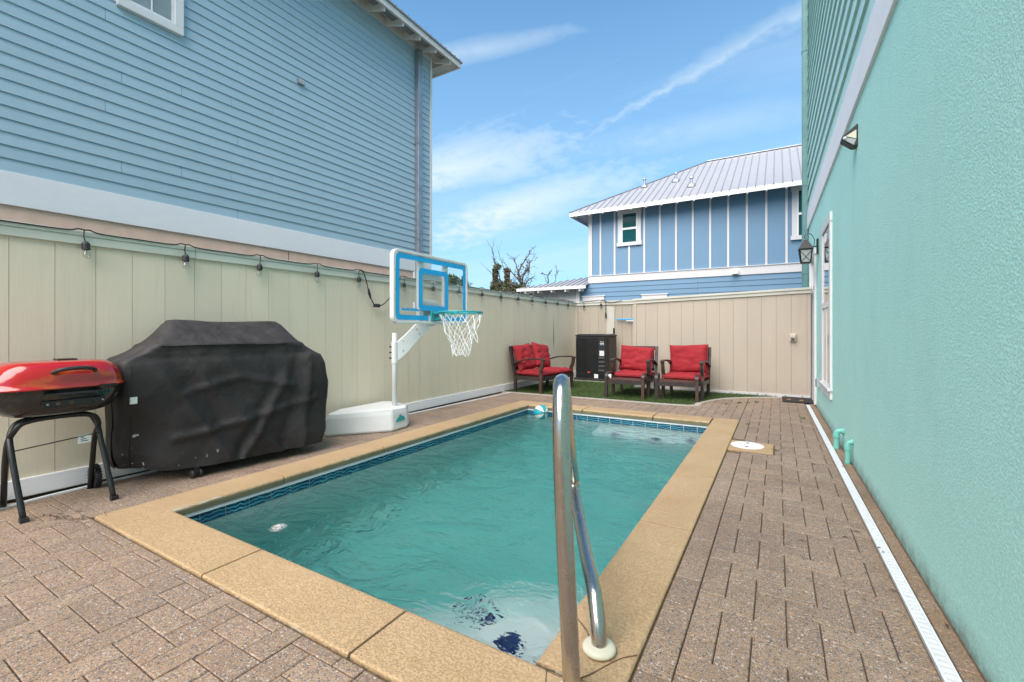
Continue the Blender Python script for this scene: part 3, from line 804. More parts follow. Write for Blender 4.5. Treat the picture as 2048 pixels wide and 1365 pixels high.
# roof: hip, with rafter tails and boarded soffit
b = LH(); E = dict(x1=-5.74, y1=7.56, x0=-14.5, y0=-7.4); z0 = 6.74; rise = .47; half = (E['x1']-E['x0'])/2; xm = (E['x1']+E['x0'])/2
vs = [(E['x1'], E['y0'], z0), (E['x1'], E['y1'], z0), (E['x0'], E['y1'], z0), (E['x0'], E['y0'], z0), (xm, E['y0']+half, z0+rise*half), (xm, E['y1']-half, z0+rise*half)]
fs = [(0, 1, 5, 4), (1, 2, 5), (2, 3, 4, 5), (3, 0, 4)]
vs2 = [(x, y, z_+.05) for x, y, z_ in vs]
b.add(vs, [tuple(reversed(f)) for f in fs]); b.add(vs2, fs)
b.add([vs[0], vs[1], vs[2], vs[3], vs2[0], vs2[1], vs2[2], vs2[3]], [(0, 4, 5, 1), (1, 5, 6, 2), (2, 6, 7, 3), (3, 7, 4, 0)])
b.build('roof', 'soffit', hl)
b = LH(); b.box(-5.745, -5.715, -7.4, 7.585, 6.70, 6.80); b.box(-14.5, -5.745, 7.555, 7.585, 6.70, 6.80); b.build('fascia', 'soffit', hl)
b = LH()                                        # metal sheet edge with corrugations
for k in range(100):
    yy = -7.4+k*.152
    if yy < 7.5: b.box(-6.0, -5.69, yy, yy+.03, 6.83, 6.85)
b.box(-6.0, -5.69, -7.45, 7.61, 6.802, 6.83); b.box(-14.5, -6.0, 7.3, 7.61, 6.802, 6.83)
b.build('roof_edge', 'roof_edge', hl)
for k in range(30):
    yy = 7.28-k*.446
    r_ = LH(); r_.add([(xx, y_, zz) for y_ in (yy-.02, yy+.02) for xx, zz in ((-6.2, 6.80), (-5.76, 6.64), (-5.755, 6.745), (-6.2, 6.955))],
                      [(0, 1, 2, 3), (7, 6, 5, 4), (0, 4, 5, 1), (1, 5, 6, 2), (2, 6, 7, 3), (3, 7, 4, 0)])
    r_.build('rafter_tail', 'soffit', hl)
b = LH(); b.box(-6.225, -6.19, -7, 7.2, 6.80, 6.95); b.build('frieze_board', 'soffit', hl)
b = LH(); b.box(-6.195, -6.10, 6.71, 6.835, .1, 6.78); b.build('downspout', 'galv', hl, bevel=.012)
for zz in (3.0, 4.9):
    b = LH(); b.box(-6.197, -6.095, 6.702, 6.842, zz, zz+.03); b.build('downspout_strap', 'galv', hl)
b = LH(); b.box(-6.205, -6.155, 4.17, 4.275, 4.905, 4.985); v_ = b.build('wall_vent', 'galv', hl, bevel=.006)
for k in range(3):
    b = LH(); b.box(-6.156, -6.150, 4.18, 4.265, 4.915+k*.023, 4.925+k*.023); b.build('louvre', 'white', v_)
    v_.children
for o in kids(v_): o.location = (0, 0, 0)
# window
wy0, wy1, wz0, wz1 = 2.03, 2.66, 4.74, 6.2
wn = LH(); wn.box(-6.2, -6.145, wy0, wy0+.09, wz0+.09, wz1); wn.box(-6.2, -6.145, wy1-.09, wy1, wz0+.09, wz1); wn.box(-6.2, -6.145, wy0, wy1, wz0, wz0+.0895); wn.box(-6.2, -6.145, wy0, wy1, wz1, wz1+.1)
wn_o = wn.build('window', 'white', hl, bevel=.004)
b = LH(); b.box(-6.195, -6.160, wy0+.09, wy0+.115, wz0+.09, wz1); b.box(-6.195, -6.160, wy1-.115, wy1-.09, wz0+.09, wz1); b.box(-6.195, -6.160, wy0+.115, wy1-.115, wz0+.09, wz0+.115); b.build('sash', 'whitevinyl', wn_o)
b = LH(); b.box(-6.176, -6.166, 2.338, 2.352, wz0+.115, wz1); b.build('muntin', 'whitevinyl', wn_o)
b = LH(); b.box(-6.180, -6.177, wy0+.115, wy1-.115, wz0+.115, wz1); b.build('pane', 'acrylic', wn_o)
bl = LH()
for k in range(52): 
    zz = wz0+.118+k*.0255
    bl.add([(-6.194, wy0+.117, zz), (-6.184, wy0+.117, zz+.022), (-6.184, wy1-.117, zz+.022), (-6.194, wy1-.117, zz)], [(0, 1, 2, 3)])
bl.build('blind', 'blind', wn_o, fixn=False)

# ------------------------------------------------------------------ far sky blue house
hf = empty('sky_blue_house', (-5.857, 15.4, 0), label='sky blue board and batten house with white metal roof behind the back fence', cat='house')
FH = lambda: HB((-5.857, 15.4, 0))
b = FH(); b.box(-5.84, 3.5, 15.42, 24, 3.1, 5.62); b.build('upper_wall', 'panel_far', hf)
b = FH(); b.box(-6.2, 3.5, 15.425, 24, -.05, 2.95); b.build('lower_wall', 'siding_far', hf)
b = FH(); b.box(-5.875, 3.5, 15.375, 15.42, 2.905, 3.150); b.build('band_board', 'white_x', hf)
b = FH(); b.box(-5.885, 3.5, 15.35, 15.42, 3.151, 3.172); b.build('drip_cap', 'white_x', hf)
b = FH(); b.box(-5.87, -5.74, 15.38, 15.46, 3.173, 5.56); b.build('corner_board', 'white_x', hf)
for k in range(18):
    xx = -5.425+.5138*k
    if k == 2: b = FH(); b.box(xx-.03, xx+.03, 15.392, 15.419, 3.173, 4.13); b.build('batten', 'white_x', hf); continue
    b = FH(); b.box(xx-.03, xx+.03, 15.392, 15.419, 3.173, 5.56); b.build('batten', 'white_x', hf)
z = 2.905-.17; 
while z > .2:
    for a, c in ((-6.2, -2.2), (-2.2, 1.5), (1.5, 3.5)):
        p = FH(); p.add([(xx, yy, zz) for xx in (a+.002, c-.002) for yy, zz in ((15.42, z), (15.39, z), (15.407, z+.18), (15.42, z+.18))],
                        [(0, 1, 2, 3), (7, 6, 5, 4), (0, 4, 5, 1), (1, 5, 6, 2), (2, 6, 7, 3), (3, 7, 4, 0)]); p.build('lap_board', 'siding_far', hf)
    z -= .163
def far_window(x0, x1, z0, z1, head=.14):
    f = FH(); f.box(x0, x0+.13, 15.37, 15.41, z0+.12, z1); f.box(x1-.13, x1, 15.37, 15.41, z0+.12, z1)
    f.box(x0-.03, x1+.03, 15.35, 15.415, z0, z0+.119); f.box(x0-.02, x1+.02, 15.36, 15.412, z1+.001, z1+head); f.box(x0-.05, x1+.05, 15.34, 15.415, z1+head+.001, z1+head+.035)
    wo = f.build('window', 'white_x', hf)
    g_ = FH(); g_.box(x0+.13, x1-.13, 15.395, 15.40, z0+.12, z1); g_.build('pane', 'green_glass', wo)
    zm = (z0+z1)/2+.04
    g_ = FH(); g_.box(x0+.13, x1-.13, 15.372, 15.394, zm-.035, zm+.035); g_.box(x0+.13, x0+.165, 15.376, 15.394, z0+.12, z1); g_.box(x1-.165, x1-.13, 15.376, 15.394, z0+.12, z1)
    g_.build('sash', 'whitevinyl', wo)
    return wo
far_window(-4.79, -3.99, 4.13, 5.23); far_window(.36, 1.2, 3.83, 5.24)
far_window(-6.06, -5.30, 1.1, 2.27, .15); far_window(-3.94, -3.15, 1.1, 2.25, .15)
# roof
ex0, ey0, ez0, pit = -6.40, 14.88, 5.36, .585; half = 4.05; ridge_y = ey0+half; rz = ez0+pit*half
rx1 = 4.2
b = FH(); vs = [(ex0, ey0, ez0), (rx1, ey0, ez0), (rx1, ridge_y, rz), (ex0+half, ridge_y, rz), (ex0, ridge_y+half, ez0), (rx1, ridge_y+half, ez0)]
vs += [(x, y, z_+.04) for x, y, z_ in vs]
b.add(vs, [(0, 3, 2, 1), (0, 4, 3), (4, 5, 2, 3), (6, 7, 8, 9), (6, 9, 10), (10, 9, 8, 11), (0, 1, 7, 6), (0, 6, 10, 4), (1, 2, 8, 7), (2, 5, 11, 8)])
b.build('roof', 'roof_metal', hf, fixn=False)
k = 0
x = ex0+.15
while x < rx1:
    yend = min(ey0+(x-ex0), ridge_y)
    r_ = FH(); a = Vector((x, ey0-.02, ez0+.045-.012)); c = Vector((x, yend, ez0+pit*(yend-ey0)+.045)); r_.bar(a, c, .022, .030); r_.build('roof_seam', 'seam_metal', hf); x += .228
b = FH(); b.bar((ex0, ey0, ez0+.05), (ex0+half, ridge_y, rz+.055), .10, .03); b.bar((ex0+half, ridge_y, rz+.055), (rx1, ridge_y, rz+.055), .14, .03); b.build('ridge_cap', 'galv', hf)
b = FH(); b.box(ex0, rx1, ey0-.005, ey0+.02, ez0-.10, ez0+.035); b.box(ex0-.005, ex0+.02, ey0, ridge_y+half, ez0-.10, ez0+.035); b.build('fascia', 'whitevinyl', hf)
for k in range(22):
    xx = ex0+.25+k*.49
    r_ = FH(); r_.add([(x_, yy, zz) for x_ in (xx-.02, xx+.02) for yy, zz in ((ey0+.01, ez0-.13), (15.40, ez0+.12), (15.40, ez0+.24), (ey0+.01, ez0-.03))],
                      [(0, 1, 2, 3), (7, 6, 5, 4), (0, 4, 5, 1), (1, 5, 6, 2), (2, 6, 7, 3), (3, 7, 4, 0)]); r_.build('rafter_tail', 'whitevinyl', hf)
for (x, y, h) in ((-4.216, 16.75, .26), (-3.12, 16.82, .26), (-2.46, 15.91, .26)):
    zz = ez0+pit*(y-ey0)+.04
    b = FH(); b.lathe([(.16, -.05), (.13, .03), (.05, .06), (.04, .09), (.04, h), (.07, h), (.06, h+.05)], 12, (x, y, zz)); b.build('vent_pipe', 'galv', hf)
b = FH(); b.box(-1.20, -1.02, 15.26, 15.374, 2.93, 3.06); b.build('vent_hood', 'whitevinyl', hf, bevel=.01)
# porch
b = FH(); vs = [(-8.63, 15.0, 2.78), (-5.84, 15.0, 2.78), (-5.84, 16.5, 3.22), (-6.3, 16.5, 3.22), (-8.63, 18.6, 2.78)]
vs += [(x, y, z_+.04) for x, y, z_ in vs]
b.add(vs, [(3, 2, 1, 0), (4, 3, 0), (5, 6, 7, 8), (5, 8, 9), (0, 1, 6, 5), (1, 2, 7, 6), (0, 5, 9, 4)]); b.build('porch_roof', 'roof_metal', hf, fixn=False)
for k in range(13):
    xx = -8.5+k*.215; yt = min(16.5, 15.0+(xx+8.63)*.72)
    r_ = FH(); r_.bar((xx, 14.98, 2.825), (xx, yt, 2.825+(yt-15)*.293), .03, .03); r_.build('roof_seam', 'seam_metal', hf)
b = FH(); b.box(-8.64, -5.83, 14.985, 15.015, 2.70, 2.80); b.build('porch_fascia', 'whitevinyl', hf)
for k in range(5):
    b = FH(); b.box(-8.3+k*.55, -8.25+k*.55, 15.02, 15.4, 2.62, 2.72); b.build('rafter_tail', 'whitevinyl', hf)
b = FH(); b.box(-8.05, -6.36, 15.38, 15.50, 2.38, 2.74); b.build('porch_beam', 'shell_grey', hf)
b = FH(); b.box(-6.345, -6.205, 15.36, 15.48, 0, 2.73); b.build('porch_post', 'white_x', hf)
b = FH(); b.box(-8.05, -7.92, 15.36, 15.48, 0, 2.38); b.build('porch_post', 'white_x', hf)
b = FH(); b.box(-9.2, -6.2, 18.5, 18.6, 0, 3.0); b.build('porch_wall', 'shell_grey', hf)
b = FH(); b.bar((-8.0, 15.9, 2.42), (-6.4, 15.9, 2.12), .06, .10); b.build('porch_rail', 'white_x', hf)

# ------------------------------------------------------------------ teal house
ht = empty('teal_house', (WX0, 0, 0), K, label='teal house wall with rough stucco below and lap siding above, right of the pool', cat='house')
b = MB(); b.box(0, 9, -4, 8.80, -.06, 3.14); b.box(0, 9, 9.66, 10.5, -.06, 3.14); b.box(0, 9, 8.80, 9.66, 2.42, 3.14); b.box(.12, 9, 8.80, 9.66, -.06, 2.42); b.build('stucco_wall', 'stucco', ht, fixn=False)
b = MB(); b.box(.02, 9, -4, 10.49, 3.14, 9.5); b.build('upper_wall', 'siding_teal', ht)
b = MB(); b.box(-.022, .03, -4, 10.5, 3.142, 3.475); b.build('band_board', 'white_h', ht, bevel=.003)
z = 3.478; ci = 0
while z < 9.2:
    off = [0, 1.3, 2.6, .7, 2.0][ci % 5]
    cuts = [-4]+[v for v in (-3+off, .6+off, 4.2+off, 7.9+off) if v < 10.3]+[10.49]
    for a, c in zip(cuts, cuts[1:]):
        p = MB(); p.add([(xx, yy, zz) for yy in (a+.0012, c-.0012) for xx, zz in ((.021, z), (-.020, z), (.004, z+.25), (.021, z+.25))],
                        [(0, 1, 2, 3), (7, 6, 5, 4), (0, 4, 5, 1), (1, 5, 6, 2), (2, 6, 7, 3), (3, 7, 4, 0)]); p.build('lap_board', 'siding_teal', ht)
    z += .235; ci += 1
b = MB(); b.box(-.105, -.005, 10.35, 10.47, 0, 9.2); b.build('downspout', 'teal_metal', ht, bevel=.012)
for zz in (2.3, 4.0, 6.6):
    b = MB(); b.box(-.112, -.003, 10.342, 10.478, zz, zz+.03); b.build('downspout_strap', 'teal_metal', ht)
# door, recessed, with white trim
d = MB(); d.box(-.030, .02, 8.70, 8.80, .01, 2.43); d.box(-.030, .02, 9.66, 9.76, .01, 2.43); d.box(-.032, .02, 8.68, 9.78, 2.431, 2.53)
do = d.build('door', 'white', ht, bevel=.004)
d = MB(); d.box(.05, .09, 8.80, 9.66, .02, 2.42); d.build('leaf', 'whitevinyl', do)
d = MB(); d.box(-.02, .12, 8.80, 9.66, -.02, .018); d.build('threshold', 'conc', do)
d = MB(); d.box(.0, .05, 8.80, 8.83, .02, 2.42); d.box(0, .05, 9.63, 9.66, .02, 2.42); d.build('jamb', 'white', do)
d = MB(); d.box(-.034, -.029, 8.74, 8.77, 1.86, 1.93); d.build('strike_plate', 'black_metal', do)
# window
wy0, wy1, wz0, wz1 = 6.60, 7.66, .37, 2.63
f = MB(); f.box(-.025, .01, wy0, wy0+.11, wz0+.13, wz1-.11); f.box(-.025, .01, wy1-.11, wy1, wz0+.13, wz1-.11); f.box(-.027, .01, wy0-.01, wy1+.01, wz1-.109, wz1); f.box(-.025, .01, wy0, wy1, wz0, wz0+.10)
wo = f.build('window', 'white', ht, bevel=.004)
f = MB(); f.box(-.05, .01, wy0-.02, wy1+.02, wz0+.1005, wz0+.129); f.build('sill', 'white', wo, bevel=.004)
f = MB(); f.box(-.010, .0, wy0+.11, wy1-.11, wz0+.13, wz1-.11); 
def mirror_glass():
    b = NB('window_glass_reflective'); return b.fin((.02, .03, .035), .03, 0, Specular_IOR_Level=.9, Coat_Weight=1.0)
M['glass_dark'] = mirror_glass()
f.build('pane', 'glass_dark', wo)
f = MB(); f.box(-.022, -.0105, wy0+.11, wy1-.11, 1.50, 1.57); f.box(-.020, -.0105, wy0+.11, wy0+.14, wz0+.13, wz1-.11); f.box(-.020, -.0105, wy1-.14, wy1-.11, wz0+.13, wz1-.11)
f.box(-.018, -.0105, wy0+.50, wy0+.54, wz0+.13, 1.50); f.build('sash', 'whitevinyl', wo)

def on_wall(name, y, z, **kw): return empty(name, (wall_x(y), y, z), K, **kw)
# carriage lantern
ln = on_wall('wall_lantern', 8.36, 2.50, label='black carriage lantern on the teal wall between window and door', cat='lantern')
b = MB(); b.box(-.025, -.001, -.045, .045, -.12, .12); b.build('back_plate', 'black_metal', ln, bevel=.012)
b = MB(); b.tube([(-.02, 0, 0), (-.09, 0, 0.0), (-.11, 0, 0)], .010, 8)
b.tube(smooth_path([(-.06, 0, .01), (-.05, 0, .10), (-.09, 0, .19), (-.14, 0, .205), (-.18, 0, .17), (-.17, 0, .135), (-.15, 0, .14)], 5), .005, 6); b.build('scroll_arm', 'black_metal', ln)
cx = -.165
def frus(mb, r0, z0, r1, z1, c=cx):
    mb.add([(c+sx*r0, sy*r0, z0) for sx, sy in ((-1, -1), (1, -1), (1, 1), (-1, 1))]+[(c+sx*r1, sy*r1, z1) for sx, sy in ((-1, -1), (1, -1), (1, 1), (-1, 1))],
           [(3, 2, 1, 0), (4, 5, 6, 7), (0, 1, 5, 4), (1, 2, 6, 5), (2, 3, 7, 6), (3, 0, 4, 7)])
b = MB(); frus(b, .098, -.03, .038, .085); frus(b, .038, .085, .030, .115); frus(b, .092, -.045, .098, -.03); b.build('lantern_roof', 'black_metal', ln)
b = MB(); frus(b, .058, -.235, .078, -.05)
def frosted():
    b = NB('lantern_glass'); return b.fin((.62, .66, .63), .25, Transmission_Weight=.5)
b.build('glass', frosted(), ln)
b = MB()
for sx, sy in ((-1, -1), (1, -1), (1, 1), (-1, 1)): b.bar((cx+sx*.060, sy*.060, -.24), (cx+sx*.083, sy*.083, -.045), .013, .013)
q = [(-1, -1), (1, -1), (1, 1), (-1, 1), (-1, -1)]
for (ax, ay), (bx, by) in zip(q, q[1:]):
    b.bar((cx+ax*.061, ay*.061, -.232), (cx+bx*.084, by*.084, -.05), .007, .007); b.bar((cx+bx*.061, by*.061, -.232), (cx+ax*.084, ay*.084, -.05), .007, .007)
frus(b, .062, -.255, .066, -.235); b.build('cage', 'black_metal', ln)
# solar flood light
fl_ = on_wall('solar_wall_light', 4.85, 2.85, label='small black solar wall light with pale panel high on the teal wall', cat='wall light')
def wedge(mb, y0, y1, k=0):
    mb.add([(xx, yy, zz) for yy in (y0, y1) for xx, zz in ((0, -.07), (-.035, -.07), (-.115, .0), (-.11, .03), (0, .12))],
           [(4, 3, 2, 1, 0), (5, 6, 7, 8, 9), (0, 1, 6, 5), (1, 2, 7, 6), (2, 3, 8, 7), (3, 4, 9, 8), (4, 0, 5, 9)])
b = MB(); wedge(b, -.055, .055); b.build('housing', 'black_plastic', fl_, bevel=.006)
b = MB(); b.add([(-.012, -.0585, .065), (-.085, -.0585, .022), (-.012, -.0585, -.01)], [(0, 1, 2)]); b.add([(-.012, -.0557, .065), (-.085, -.0557, .022), (-.012, -.0557, -.01)], [(2, 1, 0)]); b.build('solar_panel', 'ivory', fl_, fixn=False)
b = MB(); b.add([(-.085, -.0585, .012), (-.012, -.0585, -.018), (-.03, -.0585, -.062), (-.095, -.0585, -.008)], [(0, 1, 2, 3)]); b.build('light_panel', 'shell_grey', fl_, fixn=False)
b = MB(); b.lathe([(.014, 0), (.012, .012), (.004, .018)], 12, (-.092, -.056, .006), Matrix.Rotation(R(90), 3, 'X')); b.build('motion_sensor', 'white_lid', fl_)
bx = on_wall('wall_box', 8.13, .42, label='small grey weatherproof box low on the teal wall beside the window', cat='electrical box')
b = MB(); b.box(-.045, 0, -.05, .05, -.07, .07); b.build('box_body', 'shell_grey', bx, bevel=.012)
b = MB(); b.box(-.056, -.0455, -.042, .042, -.06, .06); b.build('hinged_lid', 'galv', bx, bevel=.008)
# condensate pipes
for i, (px, py, h, r_, lab) in enumerate(((.515, 5.62, .185, .032, 'farther and thicker teal elbow pipe rising from the paving at the teal wall'), (.545, 5.04, .20, .026, 'nearer and thinner teal elbow pipe rising from the paving at the teal wall'))):
    pp = empty('elbow_pipe', (px, py, 0), label=lab, cat='pipe', group='teal pipes at the wall')
    run = wall_x(py)-px
    b = MB(); b.tube(smooth_path([(0, 0, -.01), (0, 0, h*.5), (0, 0, h-.03), (.012, 0, h-.008), (.035, 0, h), (run+.01, 0, h)], 5), r_*.82, 14); b.build('pipe', 'teal_pipe', pp, smooth=True)
    b = MB(); b.tube([(0, 0, h*.60), (0, 0, h*.60+.012), (0, 0, h*.85), (0, 0, h*.86)], [r_*.9, r_, r_, r_*.9], 14); b.build('coupling', 'teal_pipe', pp, smooth=False)
    b = MB(); b.tube([(run-.018, 0, h), (run-.004, 0, h)], r_*1.1, 14); b.build('wall_flange', 'teal_pipe', pp)
# door mat
mt = empty('door_mat', (.31, 9.14, .005), R(0), label='black rubber door mat with two orange prints in front of the door', cat='door mat')
b = MB(); b.box(-.24, .21, -.32, .33, 0, .014); b.build('mat', 'rubber', mt, bevel=.004)
for x, y in ((-.14, -.02), (.04, -.06)):
    b = MB(); b.lathe([(.035, .0145), (.03, .0165)], 9, (x, y, 0)); b.build('print', 'orange', mt)
# outlet on the back fence
ot = empty('outdoor_outlet', (.235, 9.50, 1.08), label='beige covered outlet on the back fence near the teal house', cat='outlet')
b = MB(); b.box(-.05, .05, -.055, 0, -.07, .07); b.build('outlet_box', 'box_beige', ot, bevel=.008)
b = MB(); b.box(-.043, .043, -.095, -.0555, -.01, .055); b.build('flip_cover', 'box_beige', ot, bevel=.012)
b = MB(); b.box(-.03, .03, -.062, -.0555, -.055, -.035); b.build('outlet_slot', 'black_plastic', ot)

# ------------------------------------------------------------------ hand rail
def cam_pt(u, d, z): return (-.50788*d+.86142*u, .86142*d+.50788*u, z)
hr = empty('hand_rail', (0, 0, 0), label='stainless steel pool hand rail on the near right coping', cat='hand rail')
pts = [(.196, 1.46, -.02), (.190, 1.465, .15), (.172, 1.48, .55), (.163, 1.48, .82), (.164, 1.50, .94), (.170, 1.55, 1.005), (.182, 1.63, 1.01), (.205, 1.76, .915), (.258, 2.05, .70),
       (.325, 2.40, .445), (.340, 2.475, .375), (.340, 2.45, .325), (.337, 2.33, .285), (.331, 2.12, .235), (.324, 1.92, .205), (.323, 1.78, .175), (.324, 1.71, .11), (.325, 1.68, .03), (.325, 1.68, -.02)]
pp = smooth_path([cam_pt(*p) for p in pts], 8)
b = MB(); b.tube(pp, .0292, 24); b.build('tube', 'steel', hr, smooth=True)
for (u, d) in ((.325, 1.68), (.196, 1.46)):
    c = cam_pt(u, d, .012)
    b = MB(); b.lathe([(.062, 0), (.062, .008), (.056, .017), (.040, .021), (.029, .022)], 32, c); b.build('escutcheon', 'ivory', hr, smooth=True)

# ------------------------------------------------------------------ ball and float
ball = empty('beach_ball', (-3.10, 6.13, -.040), label='teal and white striped beach ball floating at the far end of the pool', cat='ball')
BR = .112
axis = Vector((.80, .05, .05)).normalized(); qb = Vector((.78, -.55, .06)).to_track_quat('Z', 'Y').to_matrix()
for k in range(8):
    b = MB(); n1, n2 = 12, 6; vs = []
    for i in range(n1+1):
        th = math.pi*i/n1
        for j in range(n2+1):
            ph = 2*math.pi*(k+j/n2)/8+.25; rr = BR*(1-.004*(j in (0, n2)))
            vs.append(qb @ Vector((rr*math.sin(th)*math.cos(ph), rr*math.sin(th)*math.sin(ph), rr*math.cos(th))))
    b.add(vs, [(i*(n2+1)+j, i*(n2+1)+j+1, (i+1)*(n2+1)+j+1, (i+1)*(n2+1)+j) for i in range(n1) for j in range(n2)])
    b.build('panel', 'ball_teal' if k % 2 else 'ball_white', ball, smooth=True)
b = MB()
for k in range(8):
    ph = 2*math.pi*k/8+.25
    b.tube([qb @ Vector((BR*math.sin(t)*math.cos(ph), BR*math.sin(t)*math.sin(ph), BR*math.cos(t))) for t in [math.pi*i/24 for i in range(25)]], .0028, 5)
b.build('seam', 'black_plastic', ball)
fb_ = empty('pool_float', (-2.98, 1.87, -.185), label='small white perforated float bobbing just under the water near the front coping', cat='float')
b = MB(); b.lathe([(.002, -.040), (.030, -.036), (.050, -.018), (.055, 0), (.050, .018), (.030, .032), (.002, .036)], 20); b.build('float_body', 'white_lid', fb_, smooth=True)
for a in range(6):
    b = MB(); b.lathe([(.007, .022), (.006, .0305)], 8, (.036*math.cos(a*1.05), .036*math.sin(a*1.05), 0)); b.build('hole', 'black_plastic', fb_)

# ------------------------------------------------------------------ basketball hoop
hp = empty('basketball_hoop', (-4.13, 4.11, 0), label='white and blue poolside basketball hoop with net and clear backboard', cat='basketball hoop')
HO = lambda: HB((-4.13, 4.11, 0))
poly = [(-4.39, 3.285), (-3.925, 3.875), (-3.955, 4.15), (-4.08, 4.32), (-4.45, 4.40), (-4.58, 4.30), (-4.56, 3.60)]
b = HO(); cxp = sum(p[0] for p in poly)/7; cyp = sum(p[1] for p in poly)/7
rings = [(0.0, .98), (.03, 1.0), (.20, .975), (.245, .95), (.262, .90)]
vs = []
for z_, k in rings: vs += [(cxp+(x-cxp)*k, cyp+(y-cyp)*k, z_) for x, y in poly]
fs = [tuple(range(6, -1, -1)), tuple(28+i for i in range(7))]+[(r_*7+i, r_*7+(i+1) % 7, r_*7+7+(i+1) % 7, r_*7+7+i) for r_ in range(4) for i in range(7)]
b.add(vs, fs); base = b.build('base', 'grain_plastic', hp, bevel=.022)
for p in base.data.polygons: p.use_smooth = False
# emblem on the short front face
a_ = Vector((-3.925, 3.875, 0)); c_ = Vector((-3.955, 4.15, 0)); tdir = (c_-a_).normalized(); nrm = Vector((tdir.y, -tdir.x, 0))
mid = (a_+c_)/2*.985+Vector((cxp, cyp, 0))*.015
em = [(-.085, -.030), (.085, -.030), (.078, .010), (.050, .028), (.020, .030), (.012, .050), (-.012, .050), (-.020, .026), (-.055, .012)]
b = HO(); vs = []
for off in (.006, .0095): vs += [mid+tdir*u+Vector((0, 0, .135+v))+nrm*off for u, v in em]
n = len(em); b.add(vs, [tuple(range(n)), tuple(range(2*n-1, n-1, -1))]+[(i, (i+1) % n, n+(i+1) % n, n+i) for i in range(n)]); b.build('emblem', 'teal_steel', hp)
b = HO(); b.tube([(-4.13, 4.11, .20), (-4.13, 4.11, 1.165), (-4.13, 4.11, 1.172)], [.031, .031, .026], 18); b.build('pole', 'grain_plastic', hp, smooth=True)
b = HO(); b.tube([(-4.13, 4.11, .79), (-4.13, 4.11, .80), (-4.13, 4.11, 1.06), (-4.13, 4.11, 1.065)], [.036, .040, .040, .036], 18); b.build('clamp_sleeve', 'grain_plastic', hp)
for zz in (.86, .93, 1.0):
    b = HO(); b.lathe([(.010, 0), (.010, .022)], 8, (-4.155, 4.075, zz), Matrix.Rotation(R(90), 3, 'X')); b.build('bolt', 'black_metal', hp)
# curved arm
top = [(.0, 1.045), (.12, 1.14), (.30, 1.31), (.46, 1.34)]; bot = [(.0, .80), (.13, .90), (.33, 1.12), (.47, 1.27)]
dirv = Vector((.25, .40, 0)).normalized(); perp = Vector((-dirv.y, dirv.x, 0)); vs = []
T = smooth_path([(p[0], 0, p[1]) for p in top], 6); B = smooth_path([(p[0], 0, p[1]) for p in bot], 6)
for sd in (-.028, .028):
    for tt, bb in zip(T, B):
        for q in (tt, bb): vs.append(Vector((-4.13, 4.11, q.z))+dirv*q.x+perp*sd)
n = len(T); b = HO(); fs = []
for sd in (0, 1):
    o_ = sd*2*n
    for i in range(n-1): fs.append((o_+2*i, o_+2*i+1, o_+2*i+3, o_+2*i+2))
for i in range(n-1): fs += [(2*i, 2*i+2, 2*n+2*i+2, 2*n+2*i), (2*i+1, 2*n+2*i+1, 2*n+2*i+3, 2*i+3)]
fs += [(0, 2*n, 2*n+1, 1), (2*n-2, 2*n-1, 4*n-1, 4*n-2)]
b.add(vs, fs); b.build('arm', 'grain_plastic', hp, bevel=.006)
for q in ((.10, .95), (.10, 1.07), (.31, 1.16), (.27, 1.22)):
    c = Vector((-4.13, 4.11, q[1]))+dirv*q[0]-perp*.029
    b = HO(); disc(b, c, .008, -perp, .006, 8); b.build('bolt', 'galv', hp)
# backboard
by0, by1, bz0, bz1, bxx = 3.785, 5.235, 1.285, 2.165, -3.83
def rrect(y0, y1, z0, z1, r_, n=6):
    out = []
    for cy, cz, a0 in ((y1-r_, z1-r_, 0), (y0+r_, z1-r_, 90), (y0+r_, z0+r_, 180), (y1-r_, z0+r_, 270)):
        for k in range(n+1):
            a = R(a0+90*k/n); out.append((cy+r_*math.cos(a), cz+r_*math.sin(a)))
    return out
def ring_frame(mb, A, B, x0, x1):
    n = len(A); vs = [(x, y, z) for x in (x0, x1) for L_ in (A, B) for y, z in L_]
    for i in range(n):
        j = (i+1) % n
        pass
    fs = []
    for i in range(n):
        j = (i+1) % n
        fs += [(i, j, n+j, n+i), (2*n+i, 3*n+i, 3*n+j, 2*n+j), (i, 2*n+i, 2*n+j, j), (n+i, n+j, 3*n+j, 3*n+i)]
    mb.add(vs, fs)
b = HO(); ring_frame(b, rrect(by0, by1, bz0, bz1, .09), rrect(by0+.035, by1-.035, bz0+.035, bz1-.035, .065), bxx-.055, bxx+.008); b.build('frame', 'grain_plastic', hp, bevel=.006)
b = HO(); b.prism(rrect(by0+.033, by1-.033, bz0+.033, bz1-.033, .065), 0, .006, Matrix(((0, 0, 1, bxx-.008), (1, 0, 0, 0), (0, 1, 0, 0), (0, 0, 0, 1)))); b.build('clear_board', 'acrylic', hp)
b = HO(); ring_frame(b, rrect(by0+.045, by1-.045, bz0+.045, bz1-.045, .06), rrect(by0+.105, by1-.105, bz0+.105, bz1-.105, .03), bxx-.0015, bxx+.0015)
b.build('border_stripe', 'blue_band', hp)
iy0, iy1, iz0, iz1 = 4.22, 4.80, 1.455, 1.985
b = HO(); ring_frame(b, rrect(iy0, iy1, iz0, iz1, .06), rrect(iy0+.065, iy1-.065, iz0+.065, iz1-.065, .02), bxx-.0015, bxx+.0015); b.build('target_square', 'blue_band', hp)
b = HO(); b.box(bxx-.001, bxx+.0022, 4.40, 4.62, bz0+.04, bz0+.11); b.build('stripe_gap', 'grain_plastic', hp)
for yy in (4.245, 4.735):
    b = HO(); b.box(bxx-.065, bxx-.012, yy, yy+.075, bz0+.034, bz1-.034); b.build('upright', 'grain_plastic', hp, bevel=.005)
